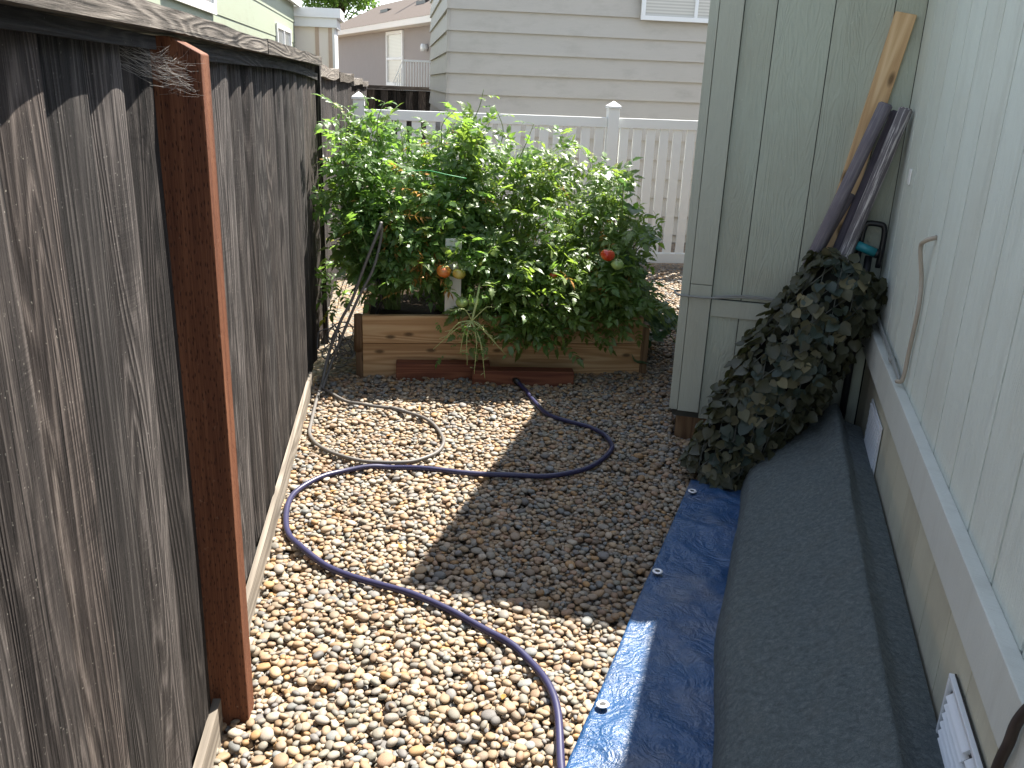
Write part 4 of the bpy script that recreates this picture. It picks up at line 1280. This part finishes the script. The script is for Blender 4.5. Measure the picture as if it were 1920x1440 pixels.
def tomato(root, p, r, m, label=None, squash=0.85):
    v, f = [], []
    nu, nw = 18, 10
    for j in range(nw + 1):
        ph = math.pi * j / nw
        for i in range(nu):
            th = 2 * math.pi * i / nu
            rr = 1 + 0.05 * math.cos(5 * th) * math.sin(ph) ** 2
            dip = 0.22 * math.exp(-(ph / 0.5) ** 2)
            v.append((r * rr * math.sin(ph) * math.cos(th), r * rr * math.sin(ph) * math.sin(th), r * squash * (math.cos(ph) - dip)))
    for j in range(nw):
        for i in range(nu):
            f.append((j * nu + i, (j + 1) * nu + i, (j + 1) * nu + (i + 1) % nu, j * nu + (i + 1) % nu))
    o = link('tomato', mesh('tomato', v, f, m, True), root)
    o.location = p; o.rotation_euler = (random.gauss(0, .25), random.gauss(0, .25), random.random() * 6)
    if label: o['label'] = label
    mb = MB()
    for k in range(5):
        a = k * 2 * math.pi / 5
        dv = Vector((math.cos(a), math.sin(a), 0)); sd = Vector((-math.sin(a), math.cos(a), 0))
        b0 = Vector((0, 0, r * squash * 0.80))
        mb.add([b0, b0 + dv * r * 0.35 + sd * r * 0.12 + Vector((0, 0, r * .12)), b0 + dv * r * 0.8 + Vector((0, 0, -r * .02)), b0 + dv * r * 0.35 - sd * r * 0.12 + Vector((0, 0, r * .12))], [(0, 1, 2, 3)])
    mb.tube([Vector((0, 0, r * squash * 0.78)), Vector((0.2 * r, 0, r * 1.5))], 0.0028, 5)
    c = link('calyx', mesh('calyx', mb.v, mb.f, M['stem']), o)
    return o
tomato(P2, (0.272, 4.935, 0.632), 0.043, M['torange'], 'orange ripening tomato')
tomato(P2, (0.357, 4.925, 0.621), 0.038, M['tyellow'], 'yellow tomato')
tomato(P3, (0.372, 4.85, 0.472), 0.036, M['tgreen'])
tomato(P3, (0.445, 4.85, 0.474), 0.037, M['tgreen'])
tomato(P2, (0.300, 4.97, 0.555), 0.028, M['tgreen'])
tomato(P4, (1.20, 4.845, 0.755), 0.042, M['tred'], 'ripe red tomato')
tomato(P4, (1.255, 4.825, 0.705), 0.036, M['tgreen'], 'pale green tomato')
tomato(P4, (0.91, 4.95, 0.61), 0.024, M['tred'])
tomato(P3, (0.52, 4.97, 0.64), 0.022, M['tred'])

# broad leaved plant trailing off the right end
sq = empty('squash_plant', (1.42, 5.4, 0.31), 'low plant with broad leaves spilling over the right end of the bed', 'squash plant')
def broad_leaf(r):
    v, f = [(0, 0, 0)], []
    n = 15
    for k in range(n):
        a = -math.pi * 0.88 + 2 * math.pi * 0.88 * k / (n - 1)
        rr = r * (1 - 0.22 * abs(math.sin(2.5 * a))) * (1 + 0.1 * math.cos(a))
        v.append((rr * math.sin(a), rr * math.cos(a), 0.16 * r * math.cos(3 * a) + 0.1 * r * random.random()))
    for k in range(1, n): f.append((0, k + 1, k))
    return mesh('leaf', v, f, M['squash'], True)
bl = [broad_leaf(0.085) for _ in range(5)]
mb = MB()
for k in range(110):
    x = random.uniform(1.30, 1.84); z = random.uniform(0.08, max(0.12, ztop(x) * 0.95)); y = random.uniform(5.02, 5.9)
    e = Vector((x, y, z))
    b0 = Vector((1.42, 5.4, 0.31))
    mb.tube(spline([b0, b0.lerp(e, 0.5) + Vector((0, 0, 0.12)), e], 4), 0.004, 5)
    nr_ = Vector((random.gauss(0.3, .4), random.gauss(-0.35, .4), 1)).normalized(); dv = Vector((random.gauss(0.6, .6), random.gauss(-.3, .6), -0.4)); dv = (dv - nr_ * dv.dot(nr_)).normalized()
    o = link('leaf', random.choice(bl), sq); o.matrix_parent_inverse = Matrix.Identity(4)
    o.matrix_basis = Matrix.Translation(-b0 + e) @ Matrix((dv.cross(nr_), dv, nr_)).transposed().to_4x4() @ Matrix.Scale(random.uniform(0.5, 1.1), 4)
mb.build('stems', M['stem'], sq, True)

# ------------------------------------------------------------------ hoses
def on_gravel(pts, r, n=8, lift=0.0):
    out = []
    for p in spline([(x, y, 0) for x, y in pts], n):
        out.append(Vector((p.x, p.y, max(-0.01, ground_z(p.x, p.y)) + r * 0.9 + lift)))
    for _ in range(6):                                   # a hose is stiff: smooth its height
        zs = [p.z for p in out]
        for i in range(1, len(out) - 1):
            out[i].z = max((zs[i - 1] + zs[i] * 2 + zs[i + 1]) / 4, 0)
    return out
h1 = [(0.33, 1.15), (0.385, 1.5), (0.409, 1.743), (0.437, 2.006), (0.384, 2.218), (0.26, 2.38), (0.061, 2.563), (-0.195, 2.733), (-0.349, 2.911), (-0.425, 3.101), (-0.425, 3.382), (-0.287, 3.561), (-0.104, 3.630), (0.038, 3.615), (0.365, 3.52), (0.6, 3.493), (0.827, 3.54), (0.991, 3.714), (1.042, 3.876), (0.987, 4.055), (0.821, 4.21), (0.753, 4.414), (0.725, 4.64), (0.700, 4.74)]
hose = empty('garden_hose', (0.26, 2.38, 0), 'purple garden hose snaking across the gravel in big curves', 'hose')
hp = on_gravel(h1, 0.0115)
MB().tube(hp, 0.0118, 12).build('hose_tube', M['hose'], hose, True)
e, d2 = hp[-1], (hp[-1] - hp[-3]).normalized()
MB().tube([e - d2 * 0.01, e + d2 * 0.015, e + d2 * 0.016, e + d2 * 0.045, e + d2 * 0.046, e + d2 * 0.065], [0.0145, 0.0145, 0.018, 0.018, 0.014, 0.014], 12).build('connector', M['blackp'], hose, True)
h2a = [(-0.412, 4.72), (-0.295, 4.523), (-0.15, 4.42), (0.046, 4.326), (0.178, 4.154), (0.225, 3.906), (0.162, 3.745), (0.038, 3.675), (-0.129, 3.69), (-0.302, 3.79), (-0.41, 3.996), (-0.425, 4.2), (-0.425, 4.527), (-0.418, 4.80)]
g2 = on_gravel(h2a, 0.009, 7)
up1 = spline([g2[-1], Vector((-0.39, 4.93, 0.13)), Vector((-0.315, 4.965, 0.33)), Vector((-0.25, 4.975, 0.45)), Vector((-0.17, 4.985, 0.66)), Vector((-0.105, 5.0, 0.82)), Vector((-0.078, 5.03, 0.89))], 6)
up2 = spline([Vector((-0.078, 5.03, 0.89)), Vector((-0.085, 5.04, 0.78)), Vector((-0.13, 5.0, 0.62)), Vector((-0.21, 4.97, 0.47)), Vector((-0.285, 4.965, 0.30)), Vector((-0.37, 4.94, 0.09)), g2[0]], 6)
hose2 = empty('garden_hose', (-0.1, 4.2, 0), 'thin grey hose looped on the gravel and hung up over the plants by the fence', 'hose')
MB().tube(g2 + up1[1:], 0.0088, 10).build('hose_tube', M['hosegrey'], hose2, True)
MB().tube(up2, 0.0085, 10).build('hose_tube', M['hosegrey'], hose2, True)
i = 20
MB().tube([g2[18], g2[19], g2[20], g2[21]], 0.012, 10).build('coupling', M['hosegrey'], hose2, True)
noz = empty('hose_nozzle', (-0.15, 5.0, 0.52), 'small metal hose fitting hanging above the left corner of the bed', 'nozzle')
a, b = Vector((-0.188, 4.975, 0.498)), Vector((-0.115, 5.03, 0.545)); d2 = (b - a).normalized()
MB().tube([a, a + d2 * 0.035, a + d2 * 0.036, a + d2 * 0.06, a + d2 * 0.061, b], [0.018, 0.018, 0.014, 0.014, 0.017, 0.017], 12).build('body', M['brass'], noz, True)
MB().tube(spline([b, b + Vector((0.02, 0.03, 0.0)), b + Vector((0.03, 0.05, -0.12)), b + Vector((0.0, 0.07, -0.22))], 5), 0.008, 8).build('tail_pipe', M['blackp'], noz, True)
# tangled drip tubing in the gap
mb = MB()
for k in range(15):
    c = Vector((random.uniform(-0.40, -0.28), random.uniform(4.96, 5.16), random.uniform(0.05, 0.22)))
    rad = random.uniform(0.04, 0.10); ph = random.random() * 6; n = 16; sp = random.uniform(0.7, 1.4)
    tl = Vector((random.gauss(0, 1), random.gauss(0, 1), random.gauss(0, 1))).normalized(); ta = tl.orthogonal().normalized(); tb_ = tl.cross(ta)
    pts = []
    for i in range(n):
        q = c + (ta * math.cos(ph + i / n * 6.28 * sp) + tb_ * math.sin(ph + i / n * 6.28 * sp)) * rad
        q.x = min(max(q.x, -0.455), -0.245); q.z = max(q.z, 0.012)
        pts.append(q)
    mb.tube(spline(pts, 2), random.choice((0.0028, 0.0035, 0.004)), 5)
o = mb.build('drip_tubing', M['hosegrey'], None, True)
tag(o, 'tangle of thin drip tubing between the fence and the bed corner', 'tubing')

for x, y, lab in ((-0.28, 3.42, 'dry leaf just inside the left bend of the purple hose'), (0.30, 2.05, 'dry leaf nearest the camera, beside the hose in the foreground'),
                  (0.12, 4.35, 'dry leaf beyond the grey hose loop, toward the raised bed'), (0.62, 3.0, 'dry leaf lying in the shed shadow near the tarp'),
                  (-0.05, 4.0, 'dry leaf inside the grey hose loop'), (0.02, 2.9, 'dry leaf at the middle of the gravel, by the shadow edge')):
    mb = MB()
    dv = Vector((random.gauss(0, 1), random.gauss(0, 1), 0)).normalized()
    leaflet(mb, Vector((0, 0, 0)), dv, Vector((0, 0, 1)), random.uniform(0.035, 0.06), random.uniform(0.012, 0.022), random.uniform(-0.5, -0.2))
    o = link('dry_leaf', mesh('dry_leaf', mb.v, mb.f, M['leafD'], True))
    o.location = (x, y, ground_z(x, y) + 0.004)
    tag(o, lab, 'dry leaf', 'dry leaves scattered on the gravel')

# ------------------------------------------------------------------ cobweb at the post top
mb = MB()
for k in range(55):
    a = Vector((random.uniform(-0.52, -0.47), random.uniform(1.74, 2.0), random.uniform(1.66, 1.70)))
    t = random.random()
    b = Vector((-0.462, 2.004, 1.70)).lerp(Vector((-0.402, 2.006, 1.615)), t) + Vector((0, -random.random() * 0.06, random.gauss(0, .012)))
    m_ = a.lerp(b, 0.5) + Vector((random.gauss(0, .006), random.gauss(0, .01), -random.random() * 0.02))
    mb.tube(spline([a, m_, b], 3), 0.00016, 3, cap=False)
for k in range(40):
    p = Vector((random.uniform(-0.47, -0.42), 2.0 - random.random() * 0.1, random.uniform(1.61, 1.69)))
    q = p + Vector((random.gauss(0, .025), random.gauss(0, .03), random.gauss(0, .012)))
    mb.tube([p, p.lerp(q, .5) + Vector((0, 0, -0.004)), q], 0.00015, 3, cap=False)
o = mb.build('cobweb', M['web'])
tag(o, 'dusty cobweb strung under the fence cap beside the red brown post', 'cobweb')

# ------------------------------------------------------------------ white picket fence
PY = 8.48
pf = empty('picket_fence', (1.5, PY, 0), 'white vinyl picket fence with capped posts behind the tomato bed', 'fence')
for a, b in ((-0.27, 1.995), (2.105, 4.35)):
    MB().box(a, b, PY - 0.02, PY + 0.03, 1.303, 1.393).build('rail', M['vinyl'], pf, bevel=0.003)
    MB().box(a, b, PY - 0.02, PY + 0.03, 0.012, 0.112).build('rail', M['vinyl'], pf, bevel=0.003)
    n = int(round((b - a) / 0.1335))
    pitch = (b - a) / n
    for k in range(n):
        x = a + pitch * (k + 0.5)
        MB().box(x - 0.043, x + 0.043, PY - 0.008, PY + 0.012, 0.113, 1.302).build('picket', M['vinyl'], pf, bevel=0.002)
for x in (-0.325, 2.05, 4.405):
    po = MB().box(x - 0.053, x + 0.053, PY - 0.05, PY + 0.056, -0.05, 1.478).build('post', M['vinyl'], pf, bevel=0.004)
    c = MB().add([(x - 0.062, PY - 0.059, 1.4785), (x + 0.062, PY - 0.059, 1.4785), (x + 0.062, PY + 0.065, 1.4785), (x - 0.062, PY + 0.065, 1.4785),
                  (x - 0.062, PY - 0.059, 1.50), (x + 0.062, PY - 0.059, 1.50), (x + 0.062, PY + 0.065, 1.50), (x - 0.062, PY + 0.065, 1.50), (x, PY + 0.003, 1.545)],
                 [(3, 2, 1, 0), (0, 1, 5, 4), (1, 2, 6, 5), (2, 3, 7, 6), (3, 0, 4, 7), (4, 5, 8), (5, 6, 8), (6, 7, 8), (7, 4, 8)]).build('post_cap', M['vinyl'], po)

# ------------------------------------------------------------------ grey lap sided neighbour house
nh = empty('neighbour_house', (3.2, 12, 0), 'grey lap sided house with a small white window behind the picket fence', 'house')
NX, NY = 0.552, 10.0
MB().box(NX + 0.03, 7.0, NY + 0.03, 15.0, -0.05, 3.3).build('wall_core', M['lap'], nh)
EXP = 0.213
for k in range(15):
    z0 = 1.54 - 0.213 * 7 + EXP * k
    for parts in (1,):
        # tapered clapboard: butt edge proud at the bottom
        MB().add([(NX - 0.0, NY - 0.0, z0), (7.0, NY, z0), (7.0, NY + 0.029, z0 + EXP + 0.01), (NX + 0.0, NY + 0.029, z0 + EXP + 0.01), (NX, NY + 0.029, z0), (7.0, NY + 0.029, z0)],
                 [(0, 1, 2, 3), (0, 4, 5, 1), (1, 5, 2), (0, 3, 4)]).build('lap_board', M['lap'], nh)
        MB().add([(NX - 0.0, 15.0, z0), (NX, NY + 0.0005, z0), (NX + 0.029, NY + 0.0005, z0 + EXP + 0.01), (NX + 0.029, 15.0, z0 + EXP + 0.01), (NX + 0.029, 15.0, z0), (NX + 0.029, NY + 0.0005, z0)],
                 [(0, 1, 2, 3), (0, 4, 5, 1), (1, 5, 2), (0, 3, 4)]).build('lap_board', M['lap'], nh)
MB().box(NX - 0.02, 7.3, NY - 0.1, 15.4, 3.3, 3.40).build('roof', M['roof'], nh)
def window(parent, p0, du, dn, w, h, m_fr, m_gl, fr=0.045, mull=(0.5,), hm=(), out=0.03):
    """p0 lower left corner on the wall, du along, dn outward"""
    du, dn = Vector(du).normalized(), Vector(dn).normalized(); up = Vector((0, 0, 1)); p0 = Vector(p0)
    mb = MB()
    mb.obox(p0, du * w, dn * out, up * fr); mb.obox(p0 + up * (h - fr), du * w, dn * out, up * fr)
    mb.obox(p0 + up * fr, du * fr, dn * out, up * (h - 2 * fr)); mb.obox(p0 + up * fr + du * (w - fr), du * fr, dn * out, up * (h - 2 * fr))
    for q in mull: mb.obox(p0 + up * fr + du * (w * q - fr * .4), du * fr * .8, dn * out * 0.9, up * (h - 2 * fr))
    for q in hm: mb.obox(p0 + up * (h * q - fr * .4) + du * fr, du * (w - 2 * fr), dn * out * 0.8, up * fr * .8)
    wi = mb.build('window', m_fr, parent)
    MB().obox(p0 + up * fr + du * fr, du * (w - 2 * fr), dn * 0.008, up * (h - 2 * fr)).build('pane', m_gl, wi)
    return wi
wi = window(nh, (2.635, NY - 0.031, 2.37), (1, 0, 0), (0, -1, 0), 1.22, 1.0, M['white'], M['blind'], 0.045, (0.5,))

# ------------------------------------------------------------------ pale green house beyond the fence
gh = empty('neighbour_house', (-4, 12, 0), 'pale green lap sided house with white windows, showing over the left fence', 'house')
GX = -2.0
MB().box(-7.0, GX - 0.03, 2.0, 19.5, -0.05, 3.0).build('wall_core', M['greenlap'], gh)
for k in range(8):
    z0 = -0.05 + 0.39 * k
    MB().add([(GX, 2.0, z0), (GX, 19.5, z0), (GX - 0.010, 19.5, z0 + 0.395), (GX - 0.010, 2.0, z0 + 0.395), (GX - 0.012, 2.0, z0), (GX - 0.012, 19.5, z0)],
             [(0, 1, 2, 3), (0, 4, 5, 1), (1, 5, 2), (0, 3, 4)]).build('lap_board', M['greenlap'], gh)
window(gh, (GX + 0.002, 8.6, 2.27), (0, 1, 0), (1, 0, 0), 2.35, 0.95, M['white'], M['glass'], 0.10, (0.62,))
window(gh, (GX + 0.002, 16.4, 2.1), (0, 1, 0), (1, 0, 0), 2.1, 0.40, M['white'], M['glass'], 0.07, (0.5,))
rb = MB().add([(-1.88, 1.7, 2.98), (-1.88, 19.9, 2.98), (-4.5, 19.9, 3.7), (-4.5, 1.7, 3.7), (-1.88, 1.7, 3.12), (-1.88, 19.9, 3.12), (-4.5, 19.9, 3.84), (-4.5, 1.7, 3.84)],
              [(0, 3, 2, 1), (4, 5, 6, 7), (0, 1, 5, 4), (1, 2, 6, 5), (2, 3, 7, 6), (3, 0, 4, 7)])
rb.build('roof', M['white'], gh)
# cream carport box with a white fascia
pk = empty('cream_shed', (-1.6, 19.8, 0), 'cream panelled shed with tan battens and a white fascia beyond the green house', 'shed')
for x0, x1 in ((-2.3, -1.61), (-1.535, -1.345)):
    MB().box(x0, x1, 19.62, 20.6, -0.05, 2.62).build('wall_panel', M['pink'], pk)
MB().box(-1.61, -1.535, 19.60, 19.68, -0.05, 2.62).build('batten', M['tan'], pk)
MB().box(-1.345, -1.265, 19.60, 19.68, -0.05, 2.62).build('batten', M['tan'], pk)
MB().box(-1.265, -1.215, 19.60, 20.7, -0.05, 2.62).build('corner_post', M['white'], pk)
MB().box(-2.3, -1.16, 19.5, 20.8, 2.621, 2.80).build('fascia', M['white'], pk)
MB().box(-2.3, -1.08, 19.45, 20.9, 2.801, 2.98).build('roof', M['white'], pk)

# ------------------------------------------------------------------ taupe house, railing, tree
ta, tb2 = Vector((-2.1, 30, 0)), Vector((0.83, 20, 0))
td = (tb2 - ta).normalized(); tn = Vector((td.y, -td.x, 0))
if tn.x > 0: tn = -tn
th = empty('neighbour_house', (-0.3, 24, 0), 'taupe house with a brown shingle roof and tall white framed window in the distance', 'house')
def TP(t, o, z): return ta + td * t + tn * o + Vector((0, 0, z))
def tbox(t0, t1, o0, o1, z0, z1): return MB().obox(TP(t0, o0, z0), td * (t1 - t0), tn * (o1 - o0), Vector((0, 0, z1 - z0)))
tbox(0.6, 13.5, -7, 0, -0.05, 2.80).build('wall', M['taupe'], th)
tbox(0.3, 13.8, 0.001, 0.35, 2.80, 2.93).build('fascia', M['pink'], th)
rb = MB().add([TP(0.3, 0.36, 2.931), TP(13.8, 0.36, 2.931), TP(13.0, -1.2, 3.75), TP(2.0, -1.2, 3.75), TP(0.3, -7, 2.931), TP(13.8, -7, 2.931)],
              [(0, 1, 2, 3), (0, 3, 4), (3, 2, 5, 4), (2, 1, 5), (0, 4, 5, 1)])
roof = rb.build('roof', M['brownroof'], th)
for t0, o0 in ((4.6, -0.45), (7.6, -0.5)):
    z = 2.93 + (0.36 - o0) / 1.56 * 0.82
    tbox(t0, t0 + 0.7, o0 - 0.2, o0, z - 0.02, z + 0.07).build('roof_vent', M['blackp'], roof)
MB().tube([TP(6.6, -1.1, 3.6), TP(6.6, -1.1, 4.8)], 0.07, 10).build('vent_pipe', M['taupe'], roof, True)
window(th, TP(8.25, 0.002, 1.53), -td, tn, 1.40, 1.24, M['white'], M['blind'], 0.07, (), (0.5,), 0.04)
MB().tube([TP(10.0, 0.02, 2.35), TP(10.0, 0.14, 2.35)], 0.08, 12).build('lamp', M['white'], th, True)
rl = empty('porch_railing', (0.5, 19, 1.5), 'white porch railing with thin balusters in front of the taupe house', 'railing')
MB().box(0.18, 1.6, 18.97, 19.03, 2.02, 2.06).build('top_rail', M['white'], rl)
MB().box(0.18, 1.6, 18.97, 19.03, 1.44, 1.48).build('bottom_rail', M['white'], rl)
x = 0.2
while x < 1.6:
    MB().box(x, x + 0.022, 18.985, 19.015, 1.481, 2.019).build('baluster', M['white'], rl)
    x += 0.055
for k in range(5):
    x = 0.0 + k * 0.042
    MB().box(x, x + 0.02, 18.985, 19.015, 1.3, 1.62 + k * 0.09).build('baluster', M['white'], rl)
MB().obox((-0.03, 18.97, 1.58), (0.2, 0, 0.45), (0, 0.06, 0), (0, 0, 0.04)).build('stair_rail', M['white'], rl)
MB().box(0.16, 1.7, 18.9, 20.3, -0.05, 1.40).build('deck', M['taupe'], rl)

def tree(base, h, cw, label):
    root = empty('tree', base, label, 'tree')
    base = Vector(base)
    mb = MB()
    mb.tube([base, base + Vector((0.1, 0, h * 0.3)), base + Vector((0, 0.1, h * 0.55)), base + Vector((0.1, 0, h * 0.85))], [0.28, 0.22, 0.15, 0.05], 9)
    tips = []
    for k in range(60):
        z = random.uniform(0.30, 1.0)
        a = random.uniform(0, 6.28); rr = cw * math.sqrt(max(0.05, 1 - ((z - 0.6) / 0.45) ** 2)) * random.uniform(0.4, 1.0)
        e = base + Vector((math.cos(a) * rr, math.sin(a) * rr, h * z))
        s_ = base + Vector((0, 0, h * min(0.8, z * 0.75)))
        mb.tube([s_, s_.lerp(e, .5) + Vector((0, 0, .15)), e], [0.05, 0.03, 0.012], 5)
        tips.append(e)
    mb.build('trunk', M['bark'], root, True)
    lv = MB()
    n = 0
    for e in tips:
        for _ in range(330):
            p = e + Vector((random.gauss(0, .42), random.gauss(0, .42), random.gauss(0, .32)))
            d_ = Vector((random.gauss(0, 1), random.gauss(0, 1), random.gauss(0, .6))).normalized() * random.uniform(0.09, 0.17)
            q_ = d_.cross(Vector((random.gauss(0, 1), random.gauss(0, 1), 1))).normalized() * 0.05
            lv.add([p, p + d_ * .5 + q_, p + d_, p + d_ * .5 - q_], [(0, 1, 2, 3)])
    lv.build('crown', M['treeleaf'], root)
tree((-2.4, 42, 0), 6.6, 2.0, 'leafy green tree rising behind the cream shed and the taupe house')
